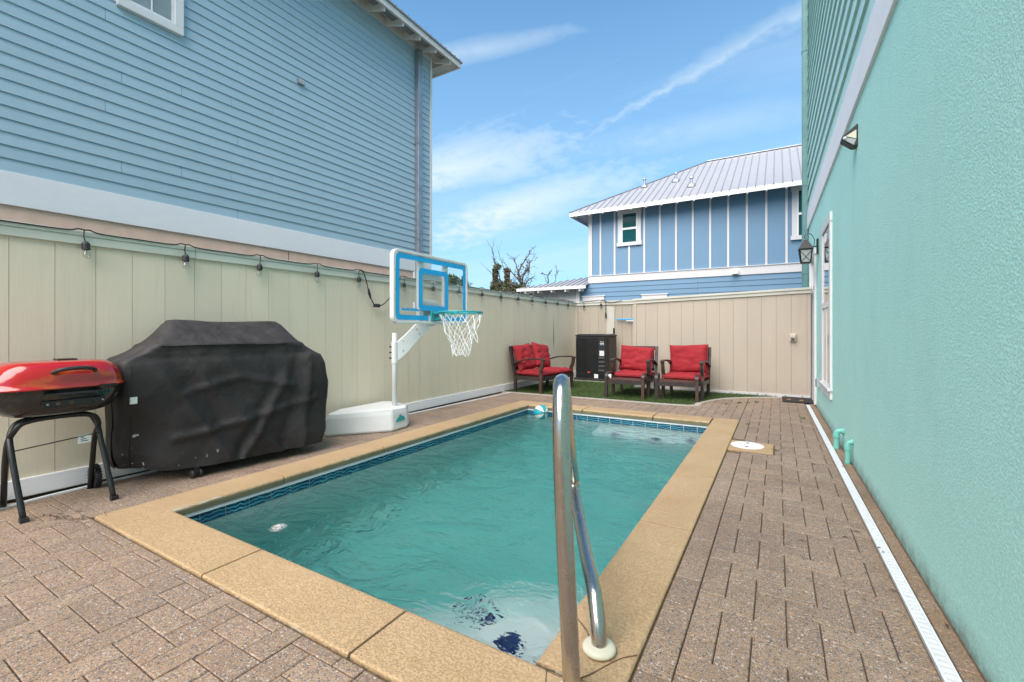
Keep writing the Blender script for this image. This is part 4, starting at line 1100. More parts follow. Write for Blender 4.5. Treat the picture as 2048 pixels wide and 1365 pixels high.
b = HO(); b.box(bxx-.10, bxx-.066, 4.225, 4.79, 1.48, 1.56); b.box(bxx-.10, bxx-.066, 4.225, 4.79, 1.86, 1.94); b.build('cross_brace', 'grain_plastic', hp)
b = HO(); b.box(bxx-.18, bxx-.101, 4.38, 4.66, 1.26, 1.60); b.build('mount_block', 'grain_plastic', hp, bevel=.01)
for (y0, n_, w_) in ((3.925, 7, .020), (4.06, 2, .022), (4.105, 6, .021)):      # worn word mark, low on the board
    for k in range(n_):
        b = HO(); hh = random.uniform(.020, .034); b.box(bxx-.0015, bxx+.0014, y0+k*w_, y0+k*w_+w_*.82, 1.442, 1.442+hh); b.build('word_mark', 'blue_band', hp)
for (y0, z0_) in ((4.98, 1.445), (5.02, 1.44), (5.06, 1.43)):
    b = HO(); b.box(bxx-.0015, bxx+.0014, y0, y0+.034, z0_, z0_+.035); b.build('word_mark', 'blue_band', hp)
# ring with bracket and net
rc = Vector((-3.43, 4.545, 1.432)); RR = .272
b = HO(); b.tube([rc+Vector((RR*math.cos(t*math.pi/24), RR*math.sin(t*math.pi/24), 0)) for t in range(48)], .0105, 8, closed=True); b.build('ring', 'teal_steel', hp, smooth=True)
b = HO(); b.box(bxx+.002, bxx+.022, 4.435, 4.605, 1.325, 1.455); b.box(bxx+.02, bxx+.145, 4.46, 4.585, 1.418, 1.44); b.bar((bxx+.02, 4.52, 1.34), (bxx+.30, 4.60, 1.42), .014, .014); b.bar((bxx+.02, 4.50, 1.34), (bxx+.30, 4.44, 1.42), .014, .014); b.build('bracket', 'teal_steel', hp, bevel=.003)
for q in ((4.455, 1.345), (4.455, 1.435), (4.585, 1.345)):
    b = HO(); disc(b, (bxx+.022, q[0], q[1]), .008, (1, 0, 0), .006, 8); b.build('bolt', 'galv', hp)
for k in range(12):
    a = 2*math.pi*k/12
    b = HO(); b.tube([rc+Vector(((RR+.002)*math.cos(a), (RR+.002)*math.sin(a), -.008)), rc+Vector(((RR-.004)*math.cos(a), (RR-.004)*math.sin(a), -.030))], .008, 6); b.build('net_hook', 'teal_steel', hp)
b = HO(); rows = [(0, RR-.003, -.025), (1, .225, -.135), (2, .185, -.235), (3, .150, -.325), (4, .128, -.405), (5, .115, -.475), (6, .112, -.545)]
rn = random.Random(5)
jit = {}
def npt(r_, k):
    lvl, rad, dz = rows[r_]; k %= 12
    if (r_, k) not in jit: jit[(r_, k)] = (rn.gauss(0, .010) if r_ else 0, rn.gauss(0, .014) if r_ else 0, rn.gauss(0, .03))
    j = jit[(r_, k)]; a = 2*math.pi*(k+.5*(r_ % 2))/12+j[2]
    return rc+Vector(((rad+j[0])*math.cos(a)+.02*r_/6, (rad+j[0])*math.sin(a), dz+j[1]))
for r_ in range(6):
    for k in range(12):
        a = npt(r_, k)
        for kk in ((k, k-1) if r_ % 2 == 0 else (k, k+1)):
            c = npt(r_+1, kk); m = (a+c)/2+Vector((0, 0, -.008))
            b.tube([a, m, c], .0042, 5)
a = npt(1, 11); b.tube(smooth_path([a, a+Vector((.05, .02, -.12)), a+Vector((.055, .025, -.21)), a+Vector((.02, .0, -.14)), a+Vector((-.02, -.02, -.06))], 5), .0042, 5)
b.build('net', 'cord_white', hp)

# ------------------------------------------------------------------ grills
cg = empty('covered_grill', (-4.3, 2.2, 0), label='large grill hidden under a wrinkled black cover against the cream fence', cat='covered grill')
rings = [(.088, -4.52, -4.00, 1.37, 2.985, .07), (.20, -4.52, -3.99, 1.365, 3.01, .07), (.42, -4.515, -4.005, 1.375, 3.035, .07), (.69, -4.51, -4.02, 1.39, 3.06, .07), (.88, -4.50, -4.045, 1.405, 3.01, .06),
         (.965, -4.55, -4.06, 1.41, 2.965, .05), (.985, -4.545, -4.072, 1.435, 2.93, .05), (1.03, -4.54, -4.068, 1.52, 2.87, .07), (1.085, -4.535, -4.075, 1.60, 2.80, .08), (1.105, -4.53, -4.095, 1.625, 2.78, .08),
         (1.18, -4.51, -4.17, 1.69, 2.735, .08), (1.26, -4.48, -4.25, 1.745, 2.69, .07), (1.293, -4.455, -4.30, 1.775, 2.66, .06), (1.300, -4.42, -4.34, 1.83, 2.60, .03)]
def ring_pts(x0, x1, y0, y1, r_, n=160):
    pts = []; w_, h_ = x1-x0, y1-y0; per = 2*(w_+h_)
    for k in range(n):
        s_ = per*k/n
        if s_ < h_: p = (x1, y0+s_)
        elif s_ < h_+w_: p = (x1-(s_-h_), y1)
        elif s_ < 2*h_+w_: p = (x0, y1-(s_-h_-w_))
        else: p = (x0+(s_-2*h_-w_), y0)
        # round the corners
        cx = min(max(p[0], x0+r_), x1-r_); cy = min(max(p[1], y0+r_), y1-r_); d = Vector((p[0]-cx, p[1]-cy))
        if d.length > r_: d = d.normalized()*r_; p = (cx+d.x, cy+d.y)
        pts.append(p)
    return pts
fine = []
for a, c in zip(rings, rings[1:]):
    st = max(1, int((c[0]-a[0])/.022))
    for i in range(st): fine.append(tuple(a[q]+(c[q]-a[q])*i/st for q in range(6)))
fine.append(rings[-1]); N_ = 200; vs = []
for (z_, x0, x1, y0, y1, r_) in fine:
    for p in ring_pts(x0, x1, y0, y1, r_, N_):
        v = Vector((p[0], p[1], z_)); c = Vector(((x0+x1)/2, (y0+y1)/2, z_)); out = (v-c)
        out = Vector((out.x*2.2, out.y*.7, 0)).normalized() if out.length > 0 else Vector((0, 0, 0))
        low = max(0, 1-z_/1.0); yy = p[1]
        def crease(ph, wd): return math.exp(-(ph/wd)**2)
        # gathers hanging from the shelf corners and long diagonal drags across the front
        f = (mnoise.noise(Vector((p[0]*3.5+z_*1.6, yy*3.2-z_*1.1, z_*.9)))*.034*(.25+low)
             + mnoise.noise(Vector((p[0]*9, yy*7+z_*5, z_*5)))*.004 + mnoise.noise(Vector((yy*2.1+z_*3.1, z_*1.4-yy*2.3, 7)))*.020*(z_ < 1.1))
        g_ = max(0, min(1, (.97-z_)/.15))*(.45+.55*low)
        f += .034*crease(yy-(1.58+.62*(1-z_)), .036)*g_ - .030*crease(yy-(1.68+.66*(1-z_)), .055)*g_ + .032*crease(yy-(1.86+.80*(.95-z_)**1.2 if z_ < .95 else yy), .034)*g_ - .024*crease(yy-1.97-.78*max(0, .95-z_), .05)*g_
        f += .024*crease(yy-(2.62-.55*max(0, .8-z_)), .035)*g_ - .02*crease(yy-(2.52-.5*max(0, .8-z_)), .05)*g_ + .022*crease(z_-(.42+.18*(yy-2.2)), .03)*(1.7 < yy < 2.9)
        f += .026*crease(yy-2.78-.12*(z_-.5), .035)*(z_ < 1.0) - .022*crease(yy-2.68-.2*(z_-.6), .06)*(z_ < 1.05) + .018*crease(yy-2.35+.5*(z_-.5), .06)*low
        f += .020*crease(z_-(.80-.25*abs(yy-2.2)), .03)*(1.8 < yy < 2.7) + .022*crease(z_-1.085, .014)*(1.6 < yy < 2.8)
        dz = mnoise.noise(Vector((p[1]*4, p[0]*4, 5)))*.012*(z_ < .2)
        if z_ > 1.0: dz -= .012*max(0, mnoise.noise(Vector((p[1]*5, p[0]*6, 1))))+.018*math.exp(-((p[1]-2.2)/.3)**2)*(z_ > 1.2)
        # turned a little from the fence; the hem is tucked in and rides up at the near corner
        tuck = max(0, 1-z_/.85)**1.3*math.exp(-((yy-1.37)/.30)**2)
        v.x -= .27*tuck*(1 if p[0] > -4.2 else .2); v.y += .07*tuck; dz += .055*tuck
        q = Vector((v.x+4.3, v.y-2.2)); ang = -.125
        v.x = -4.3+q.x*math.cos(ang)-q.y*math.sin(ang); v.y = 2.2+q.x*math.sin(ang)+q.y*math.cos(ang)
        out = Matrix.Rotation(ang, 3, 'Z') @ out
        vs.append(v+out*f+Vector((0, 0, dz)))
b = HB((-4.3, 2.2, 0)); n = len(fine)
b.add(vs, [(i*N_+k, i*N_+(k+1) % N_, (i+1)*N_+(k+1) % N_, (i+1)*N_+k) for i in range(n-1) for k in range(N_)]+[tuple((n-1)*N_+k for k in range(N_))])
b.build('cover', 'cover', cg, smooth=True)
b = HB((-4.3, 2.2, 0)); sm = [vs[i*N_+3]+Vector((.002, -.002, 0)) for i in range(1, n) if fine[i][0] < .965]; b.tube(sm[::2]+sm[-1:], .0045, 6); b.build('seam', 'black_plastic', cg)
i_ = min(range(n), key=lambda q: abs(fine[q][0]-1.09)); hm = [vs[i_*N_+k] for k in range(4, int(N_*.62*.5)) if 1.62 < vs[i_*N_+k].y < 2.74]; b = HB((-4.3, 2.2, 0)); b.tube(hm, .006, 6); b.build('fold_hem', 'cover', cg)
b = HB((-4.3, 2.2, 0)); tg = vs[min(range(n), key=lambda q: abs(fine[q][0]-.68))*N_+4]; b.box(tg.x-.004, tg.x+.012, tg.y-.02, tg.y+.022, .655, .705); b.build('care_tag', 'label', cg)
for (x, y) in ((-4.10, 1.86), (-4.22, 2.72)):
    b = HB((-4.3, 2.2, 0))
    for dy in (-.030, .030): b.lathe([(.03, -.011), (.036, -.006), (.036, .006), (.03, .011)], 16, (x, y+dy, .036), Matrix.Rotation(R(90), 3, 'X'))
    b.box(x-.012, x+.012, y-.02, y+.02, .03, .14); b.build('caster', 'black_plastic', cg)
b = HB((-4.3, 2.2, 0)); b.box(-4.44, -4.22, 1.75, 2.7, .13, .9); b.build('grill_body', 'black_metal', cg)

gr = empty('charcoal_grill', (-4.25, 1.065, 0), label='red lidded charcoal grill on crossed black legs at the left edge', cat='charcoal grill')
GX0, GY0 = .235, .335                           # half sizes of the bowl rim
def sup(a, hx, hy, p=3.2):
    c, s_ = math.cos(a), math.sin(a); return (hx*math.copysign(abs(c)**(2/p), c), hy*math.copysign(abs(s_)**(2/p), s_))
def loft(prof, n=48):
    b = MB(); vs = []
    for hx, hy, z_ in prof: vs += [(*sup(2*math.pi*k/n, hx, hy), z_) for k in range(n)]
    m = len(prof); b.add(vs, [(i*n+k, i*n+(k+1) % n, (i+1)*n+(k+1) % n, (i+1)*n+k) for i in range(m-1) for k in range(n)]+[tuple(range(n-1, -1, -1)), tuple((m-1)*n+k for k in range(n))]); return b
tilt = 0
lidp = [(.246, .348, .822), (.250, .352, .826), (.250, .352, .833), (.240, .340, .838)]
for t in range(1, 10):
    a = t/9*math.pi/2; lidp.append((.150+.088*math.cos(a), .215+.122*math.cos(a), .838+.158*math.sin(a)))
lidp += [(.10, .15, .999), (.03, .05, 1.001)]
loft(lidp).build('lid', 'lid', gr, smooth=True)
bowl = [(.05, .10, .640)]
for t in range(0, 9):
    a = t/8*math.pi/2; bowl.append((.115+.120*math.sin(a), .19+.145*math.sin(a), .820-.178*math.cos(a)))
bowl += [(.238, .338, .8215), (.243, .345, .8205)]
loft(bowl).build('bowl', 'bowl', gr, smooth=True)
b = MB(); b.tube(smooth_path([(.205, -.07, .925), (.235, -.06, .935), (.262, -.035, .948), (.268, .04, .955), (.262, .10, .950), (.235, .135, .938), (.205, .145, .928)], 5), .013, 10); b.build('lid_handle', 'black_plastic', gr, smooth=True)
b = MB(); b.box(.2275, .236, -.12, .19, .705, .748, Matrix.Translation((0, 0, 0))); b.build('vent_plate', 'black_metal', gr, bevel=.003)
for k, yy in enumerate((-.095, -.045, .02, .085, .145, .178)):
    b = MB(); disc(b, (.2365, yy, .727), .012 if 0 < k < 5 else .007, (1, 0, 0), .002, 10); b.build('vent_hole' if 0 < k < 5 else 'rivet', ('brown_leg' if k < 3 else 'black_plastic') if 0 < k < 5 else 'galv', gr)
b = MB(); b.box(.236, .252, -.11, .20, .782, .797); b.build('front_handle_bar', 'bowl', gr, bevel=.005)
b = MB(); b.box(.236, .262, .16, .245, .822, .834); b.build('hinge_latch', 'black_metal', gr)
b = MB(); b.box(-.255, -.235, -.08, .06, .975, .99); b.box(-.05, .05, .0, .1, 1.0, 1.008); b.build('top_bracket', 'black_metal', gr)
# folding legs: two inverted U frames that cross at the sides
def uframe(xf, xb, name):
    P = smooth_path([(xf, -.19, 0), (xf*.55+xb*.45, -.215, .40), (xf*.3+xb*.7, -.205, .545), (xf*.25+xb*.75, -.13, .612), (xf*.25+xb*.75, .14, .612), (xf*.3+xb*.7, .215, .545), (xf*.55+xb*.45, .225, .40), (xf, .255, 0)], 6)
    b = MB(); b.tube(P, .0165, 10); o = b.build(name, 'black_metal', gr, smooth=True)
uframe(.19, -.10, 'leg_frame'); uframe(-.26, .16, 'leg_frame')
for yy in (-.19, .255):
    b = MB(); b.box(.17, .21, yy-.02, yy+.02, -.002, .03); b.build('foot_cap', 'black_plastic', gr)
b = MB(); b.tube([(.05, -.205, .43), (.05, .215, .47)], .004, 6); b.build('cross_wire', 'black_metal', gr)
b = MB(); b.box(.0505, .0525, .10, .17, .412, .468); b.build('paper_tag', 'label', gr)
for k in range(3):
    b = MB(); b.box(.0526, .0530, .115, .155-.01*k, .425+.013*k, .430+.013*k); b.build('tag_print', 'black_plastic', gr)
for yy in (.285, -.285):
    b = MB(); b.lathe([(.05, -.02), (.078, -.018), (.085, -.008), (.085, .008), (.078, .018), (.05, .02)], 24, (-.26, yy, .085), Matrix.Rotation(R(90), 3, 'X')); wh = b.build('wheel', 'black_plastic', gr)
    b = MB()
    for k in range(24):
        a = 2*math.pi*k/24; b.box(-.006, .006, -.018, .018, .083, .092, Matrix.Translation((-.26, yy, .085)) @ Matrix.Rotation(a, 4, 'Y'))
    b.build('tread', 'black_plastic', wh)

# ------------------------------------------------------------------ patio seating
def make_seat(w, dp, name, label, cat, group):
    root = empty(name, label=label, cat=cat, group=group)
    hw = w/2
    for sx in (-1, 1):
        x = sx*(hw-.03)
        P = smooth_path([(x, -dp/2+.06, 0), (x, -dp/2+.065, .16), (x, -dp/2+.055, .30), (x, -dp/2+.075, .42), (x, -dp/2+.03, .53), (x, -dp/2+.015, .645)], 4)
        b = MB()
        for a, c in zip(P, P[1:]): b.bar(a, c+(c-a)*.1, .05, .055, (0, 1, 0))
        b.build('front_leg', 'brown_leg' if sx < 0 else 'dark_wood', root)
        b = MB(); b.bar((x, dp/2-.10, 0), (x, dp/2-.09, .35), .05, .05, (0, 1, 0)); b.bar((x, dp/2-.09, .33), (x, dp/2+.04, .88), .05, .05, (0, 1, 0)); b.build('rear_leg', 'dark_wood', root)
        P = smooth_path([(x, -dp/2-.035, .643), (x, -dp/2+.06, .662), (x, -.05, .655), (x, .13, .62), (x, dp/2-.02, .545)], 5); b = MB(); vs = []
        for p in P: vs += [p+Vector((-.034, 0, -.012)), p+Vector((.034, 0, -.012)), p+Vector((.034, 0, .014)), p+Vector((-.034, 0, .014))]
        n = len(P); b.add(vs, [(i*4+k, i*4+(k+1) % 4, i*4+4+(k+1) % 4, i*4+4+k) for i in range(n-1) for k in range(4)]+[(3, 2, 1, 0), (4*n-4, 4*n-3, 4*n-2, 4*n-1)]); b.build('arm', 'dark_wood', root, bevel=.005)
        b = MB(); b.box(x-.02, x+.02, -dp/2+.07, dp/2-.08, .25, .32); b.build('side_rail', 'dark_wood', root)
    b = MB(); b.box(-hw+.055, hw-.055, -dp/2+.045, -dp/2+.08, .245, .325); b.build('front_rail', 'dark_wood', root, bevel=.004)
    b = MB(); b.box(-hw+.055, hw-.055, dp/2-.11, dp/2-.075, .245, .325); b.build('back_rail', 'dark_wood', root)
    b = MB(); b.bar((-hw+.005, dp/2+.035, .86), (hw-.005, dp/2+.035, .86), .03, .075); b.build('top_rail', 'dark_wood', root, bevel=.004)
    b = MB(); b.bar((-hw+.05, dp/2-.02, .45), (hw-.05, dp/2-.02, .45), .025, .05); b.build('lower_back_rail', 'dark_wood', root)
    ns = int((w-.16)/.075)
    for k in range(ns):
        x = -hw+.09+(w-.18)*k/(ns-1); b = MB(); b.bar((x, dp/2-.02, .45), (x, dp/2+.03, .84), .028, .012, (0, 1, 0)); b.build('back_slat', 'dark_wood', root)
    for k in range(6):
        yy = -dp/2+.12+k*(dp-.26)/5; b = MB(); b.box(-hw+.05, hw-.05, yy-.03, yy+.03, .30, .322); b.build('seat_slat', 'dark_wood', root)
    return root
def pillow(w, h, t, seed=0, p=5, flat=0, sag=.0):
    """a stuffed cushion in the XZ plane (width x, height z), thickness along y; centre at origin"""
    n = 22; vs = []; fs = []
    for side in (-1, 1):
        for i in range(n+1):
            for j in range(n+1):
                u = -1+2*i/n; v = -1+2*j/n
                e = (max(0, 1-abs(u)**p)*max(0, 1-abs(v)**p))**.5
                pinch = 1-.05*(1-v*v)*abs(u)**3; pinch2 = 1-.05*(1-u*u)*abs(v)**3
                x = u*w/2*pinch; z_ = v*h/2*pinch2
                wr = mnoise.noise(Vector((u*2.2+seed*3.7, v*3.5+seed, side*2+seed)))*.022+mnoise.noise(Vector((u*5+seed, v*9, seed*1.3)))*.009
                y = side*(t/2*(.16+.84*e)+wr*e)+sag*(1-v)*.0
                z_ += mnoise.noise(Vector((u*1.5+seed*2.1, 3.3, seed)))*.014
                vs.append((x, y, z_))
    m = (n+1)**2
    for i in range(n):
        for j in range(n):
            a = i*(n+1)+j; fs.append((a, a+1, a+n+2, a+n+1)); fs.append((m+a, m+a+n+1, m+a+n+2, m+a+1))
    border = [i*(n+1) for i in range(n+1)]+[n*(n+1)+j for j in range(1, n+1)]+[i*(n+1)+n for i in range(n-1, -1, -1)]+[j for j in range(n-1, 0, -1)]
    L_ = len(border)
    for k in range(L_):
        a, c = border[k], border[(k+1) % L_]; fs.append((a, c, m+c, m+a))
    b = MB(); b.add(vs, fs); edge = []
    for sgn in (0, 1): edge.append([Vector(vs[q+sgn*m]) for q in border])
    return b, edge
def make_cushion(name, w, h, t, label, cat, group, mat4, seed, p=6):
    root = empty(name, label=label, cat=cat, group=group); root.matrix_world = mat4
    b, edge = pillow(w, h, t, seed, p); b.build('stuffing', 'cushion', root, smooth=True)
    for e in edge:
        q = MB(); q.tube([x*1.004 for x in e], .006, 5, closed=True); q.build('piping', 'piping', root, smooth=True)
    return root
def place(root, x, y, rz): root.location = (x, y, 0); root.rotation_euler = (0, 0, rz)
def seat_cushions(x, y, rz, dp, xs_, w, tag_, gb, gs, seed, lean=14, tilts=(0,), ddx=(0,), bh=.47):
    base = Matrix.Translation((x, y, 0)) @ Matrix.Rotation(rz, 4, 'Z')
    for k, xo in enumerate(xs_):
        m1 = base @ Matrix.Translation((xo, -.02, .375)) @ Matrix.Rotation(R(90), 4, 'X')
        make_cushion('seat_cushion', w, dp-.12, .115, tag_[1][k], 'cushion', gs, m1, seed+k, 9)
        m2 = base @ Matrix.Translation((xo+ddx[k], dp/2-.115, .41+bh/2)) @ Matrix.Rotation(R(-lean), 4, 'X') @ Matrix.Rotation(R(tilts[k]), 4, 'Y')
        make_cushion('back_cushion', w*.97, bh, .18, tag_[0][k], 'cushion', gb, m2, seed+7+k, 5)
gB, gS = 'red back cushions on the patio seats', 'red seat cushions on the patio seats'
lv = make_seat(1.20, .76, 'loveseat', 'dark framed two seat patio sofa with red cushions against the cream fence', 'loveseat', 'dark patio seating'); place(lv, -4.085, 8.19, R(82.8))
seat_cushions(-4.085, 8.19, R(82.8), .76, (-.27, .27), .54, (('red back cushion on the loveseat, at its end nearer the pool grill', 'red back cushion on the loveseat, at its end nearer the heat pump'),
     ('red seat cushion on the loveseat, at its end nearer the pool grill', 'red seat cushion on the loveseat, at its end nearer the heat pump')), gB, gS, 1, 16, (-4, 9), (-.02, .03), .52)
a1 = make_seat(.72, .72, 'armchair', 'dark framed armchair with slumped red cushion, beside the black heat pump', 'armchair', 'dark framed armchairs in front of the back fence'); place(a1, -2.345, 8.58, R(1))
seat_cushions(-2.345, 8.58, R(1), .72, (0,), .66, (('slumped red back cushion on the armchair beside the heat pump',), ('red seat cushion on the armchair beside the heat pump',)), gB, gS, 11, 12, (4,), (-.03,), .485)
a2 = copy_tree(a1); a2['label'] = 'dark framed armchair with upright red cushion, nearer the teal house'; place(a2, -1.43, 8.66, R(-3))
seat_cushions(-1.43, 8.66, R(-3), .72, (0,), .70, (('upright red back cushion on the armchair nearer the teal house',), ('red seat cushion on the armchair nearer the teal house',)), gB, gS, 23, 10, (-2,), (-.01,), .525)
def make_ottoman(label):
    root = empty('footstool', label=label, cat='footstool', group='dark slatted footstools before the armchairs')
    w, dp = .70, .46; hw = w/2
    for sx in (-1, 1):
        x = sx*(hw-.025)
        for sy in (-1, 1):
            b = MB(); b.bar((x, sy*(dp/2-.03), 0), (x, sy*(dp/2-.03), .34), .05, .055, (0, 1, 0)); b.build('leg', 'brown_leg' if sy > 0 or sx > 0 else 'dark_wood', root)
        P = smooth_path([(x, -dp/2+.03, .33), (x, -dp/2+.035, .395), (x, -dp/2+.085, .43), (x, 0, .437), (x, dp/2-.085, .43), (x, dp/2-.035, .395), (x, dp/2-.03, .33)], 5); b = MB(); vs = []
        n = len(P)
        for i, p in enumerate(P):
            t = (P[min(i+1, n-1)]-P[max(i-1, 0)]).normalized(); q = Vector((0, -t.z, t.y))
            vs += [p-Vector((.03, 0, 0))-q*.014, p+Vector((.03, 0, 0))-q*.014, p+Vector((.03, 0, 0))+q*.014, p-Vector((.03, 0, 0))+q*.014]
        b.add(vs, [(i*4+k, i*4+(k+1) % 4, i*4+4+(k+1) % 4, i*4+4+k) for i in range(n-1) for k in range(4)]); b.build('arched_side', 'dark_wood', root, bevel=.004)
        b = MB(); b.box(x-.018, x+.018, -dp/2+.055, dp/2-.055, .26, .30); b.build('side_rail', 'dark_wood', root)
    for sy in (-1, 1):
        b = MB(); b.box(-hw+.05, hw-.05, sy*(dp/2-.03)-.016, sy*(dp/2-.03)+.016, .255, .318); b.build('end_rail', 'dark_wood', root)
    for k in range(7):
        yy = -dp/2+.07+k*(dp-.14)/6; b = MB(); b.box(-hw+.045, hw-.045, yy-.024, yy+.024, .319, .334); b.build('slat', 'brown_leg', root, bevel=.003)
    return root
o1 = make_ottoman('dark slatted footstool in front of the armchair beside the heat pump'); place(o1, -2.335, 8.06, R(1))
o2 = copy_tree(o1); o2['label'] = 'dark slatted footstool in front of the armchair nearer the teal house'; place(o2, -1.51, 8.21, R(8))

# ------------------------------------------------------------------ pool heat pump
ac = empty('heat_pump', (-3.855, 10.64, .006), R(-3), label='black pool heat pump cabinet in the far corner', cat='heat pump')
b = MB(); b.box(-.42, .42, -.42, .40, 0, .055); b.build('base_pad', 'black_plastic', ac, bevel=.01)
b = MB(); b.box(-.385, .385, -.365, .365, .056, .17); b.build('plinth', 'black_metal', ac, bevel=.008)
b = MB(); b.box(-.385, .385, -.37, .37, .171, 1.055); b.build('cabinet', 'black_plastic', ac, bevel=.02)
b = MB(); b.add([(x, y, z) for z, k in ((1.056, 1.02), (1.085, 1.02), (1.112, .9)) for x, y in ((-.385*k, -.37*k), (.385*k, -.37*k), (.385*k, .37*k), (-.385*k, .37*k))],
        [(3, 2, 1, 0), (8, 9, 10, 11)]+[(r_*4+i, r_*4+(i+1) % 4, r_*4+4+(i+1) % 4, r_*4+4+i) for r_ in (0, 1) for i in range(4)]); b.build('lid', 'black_metal', ac, bevel=.008)
b = MB()
for k in range(30): b.box(-.365, -.085, -.378, -.371, .20+k*.0275, .21+k*.0275)
for k in range(11): b.box(-.365+k*.0275, -.361+k*.0275, -.381, -.3785, .19, 1.03)
b.build('coil_guard', 'black_metal', ac)
b = MB(); b.box(-.08, .20, -.380, -.371, .18, 1.04); b.build('front_panel', 'black_metal', ac, bevel=.004)
b = MB(); b.box(.215, .372, -.378, -.371, .18, 1.04); b.build('side_strip', 'black_plastic', ac, bevel=.003)
for k in range(4):
    b = MB(); b.add([(x, y, z) for x in (.22, .37) for y, z in ((-.379, .22+k*.10), (-.398, .235+k*.10), (-.379, .275+k*.10))], [(0, 1, 2), (5, 4, 3), (0, 3, 4, 1), (1, 4, 5, 2), (2, 5, 3, 0)]); b.build('louvre', 'black_plastic', ac)
b = MB(); b.box(.24, .355, -.3815, -.3785, .60, .72); b.build('data_label', 'label', ac)
b = MB(); b.box(.235, .36, -.3815, -.3785, .845, .965); lg = b.build('brand_plate', 'black_plastic', ac)
for k in range(3):
    b = MB(); b.box(.265+k*.028, .285+k*.028, -.3845, -.3816, .915, .940); b.build('emblem_mark', ('ivory', 'redlabel', 'ivory')[k], lg)
b = MB(); b.box(.238, .262, -.3840, -.3816, .885, .902); b.build('emblem_mark', 'bluelabel', lg)
b = MB(); b.prism([(0, 0), (.012, 0), (.02, .018), (.03, 0), (.045, 0), (.05, .016), (.075, .016), (.08, 0), (.092, 0), (.088, .03), (.05, .03), (.04, .02), (.03, .03), (.012, .03)], 0, .003, Matrix.Translation((.258, -.3812, .868)) @ Matrix.Rotation(R(90), 4, 'X')); b.build('emblem_mark', 'label', lg)
b = MB(); b.box(.25, .35, -.3845, -.3816, .853, .861); b.build('emblem_mark', 'bluelabel', lg)
b = MB(); b.box(-.065, .0, -.3835, -.3805, .185, .21); b.build('warning_sticker', 'redlabel', ac)
b = MB(); b.box(.10, .20, -.371, -.366, .065, .16); b.build('lower_label', 'label', ac)
b = MB(); b.box(.386, .392, -.20, .32, .2, 1.03); b.build('side_panel', 'black_metal', ac)
for yy in (-.27, -.15):
    b = MB(); b.tube([(.38, yy, .13), (.47, yy, .13), (.48, yy, .12), (.48, yy, .0)], .03, 10); b.build('pipe_union', 'white_lid', ac)
b = MB(); b.tube([(.30, .40, .05), (.30, .40, 1.26)], .022, 10); b.build('conduit', 'black_metal', ac)
# blue pool brush hanging on the corner fence
br = empty('pool_brush', (-3.30, 11.24, 1.488), label='blue pool brush hanging level on the corner fence', cat='pool brush')
b = MB(); b.box(-.235, .45, -.02, .02, -.015, .015); b.build('brush_head', 'blue_band', br, bevel=.006)
b = MB(); b.box(.02, .45, -.012, .012, -.05, -.0155); b.build('bristles', 'label', br)

# ------------------------------------------------------------------ string lights
sl = empty('string_lights', (-4.62, 1.3, 1.96), label='black cable of clear bulb string lights hung along the fence caps', cat='string lights')
SL = lambda: HB((-4.62, 1.3, 1.96))
YS = [.63, 1.318, 2.008, 2.69, 3.359, 3.975, 4.772, 5.413, 6.075, 6.757, 7.405, 8.065, 8.70, 9.362, 10.018, 10.653]
path = [(-4.625, -.4, 1.968)]
for yv in YS:
    path += [(-4.622, yv-.10, 1.966), (-4.615, yv-.035, 1.982), (-4.612, yv, 1.978), (-4.615, yv+.035, 1.982), (-4.622, yv+.10, 1.966), (-4.624, yv+.34, 1.965+random.uniform(-.004, .004))]
path += [(-4.60, 11.0, 1.90), (-4.45, 11.24, 1.96), (-4.2, 11.25, 1.985), (-3.95, 11.255, 2.0), (-3.70, 11.25, 1.93), (-3.4, 11.255, 1.965)]
b = SL(); b.tube(smooth_path(path, 4), .0055, 6); b.build('cable', 'black_plastic', sl)
M['bulb'] = thin_glass('clear_bulb_glass', (.90, .92, .92, 1), .08)
w_ = MB(); w_.tube([(0, 0, .005), (.006, .004, -.05), (0, 0, -.095)], .0045, 6); w_.lathe([(.012, -.088), (.023, -.100), (.026, -.108), (.026, -.150), (.022, -.153)], 14); me_s = w_.mesh('socket'); me_s.materials.append(M['black_plastic'])
for p in me_s.polygons: p.use_smooth = False
w_ = MB(); w_.lathe([(.013, -.150), (.016, -.165), (.025, -.185), (.026, -.197), (.020, -.212), (.006, -.222)], 14); me_b = w_.mesh('bulb'); me_b.materials.append(M['bulb'])
for p in me_b.polygons: p.use_smooth = True
w_ = MB(); w_.tube([(0, 0, -.150), (.0, 0, -.175)], .005, 6); w_.tube([(-.006, 0, -.175), (-.008, 0, -.19), (.008, 0, -.19), (.006, 0, -.175)], .0012, 4); me_f = w_.mesh('filament'); me_f.materials.append(M['galv'])
for (xx, yv, zz) in [(-4.612, yv, 1.978) for yv in YS]+[(-4.42, 11.25, 1.965), (-3.95, 11.255, 1.995)]:
    so = link('socket', me_s, None, sl, loc=(xx+4.62, yv-1.3, zz-1.96)); so.rotation_euler = (0, random.gauss(0, .04), random.uniform(0, 6))
    bo = link('bulb', me_b, None, so); fo = link('filament', me_f, None, so)
b = SL(); b.tube(smooth_path([(-4.612, 3.975, 1.978), (-4.60, 4.03, 1.95), (-4.60, 4.08, 1.83), (-4.60, 4.12, 1.70), (-4.60, 4.17, 1.60), (-4.60, 4.22, 1.545), (-4.60, 4.30, 1.535), (-4.60, 4.40, 1.58), (-4.605, 4.55, 1.72), (-4.61, 4.70, 1.95)], 5), .007, 7); b.build('lead', 'black_plastic', sl)
b = SL(); b.box(-4.62, -4.58, 4.205, 4.30, 1.512, 1.558); b.build('adapter', 'black_plastic', sl, bevel=.008)
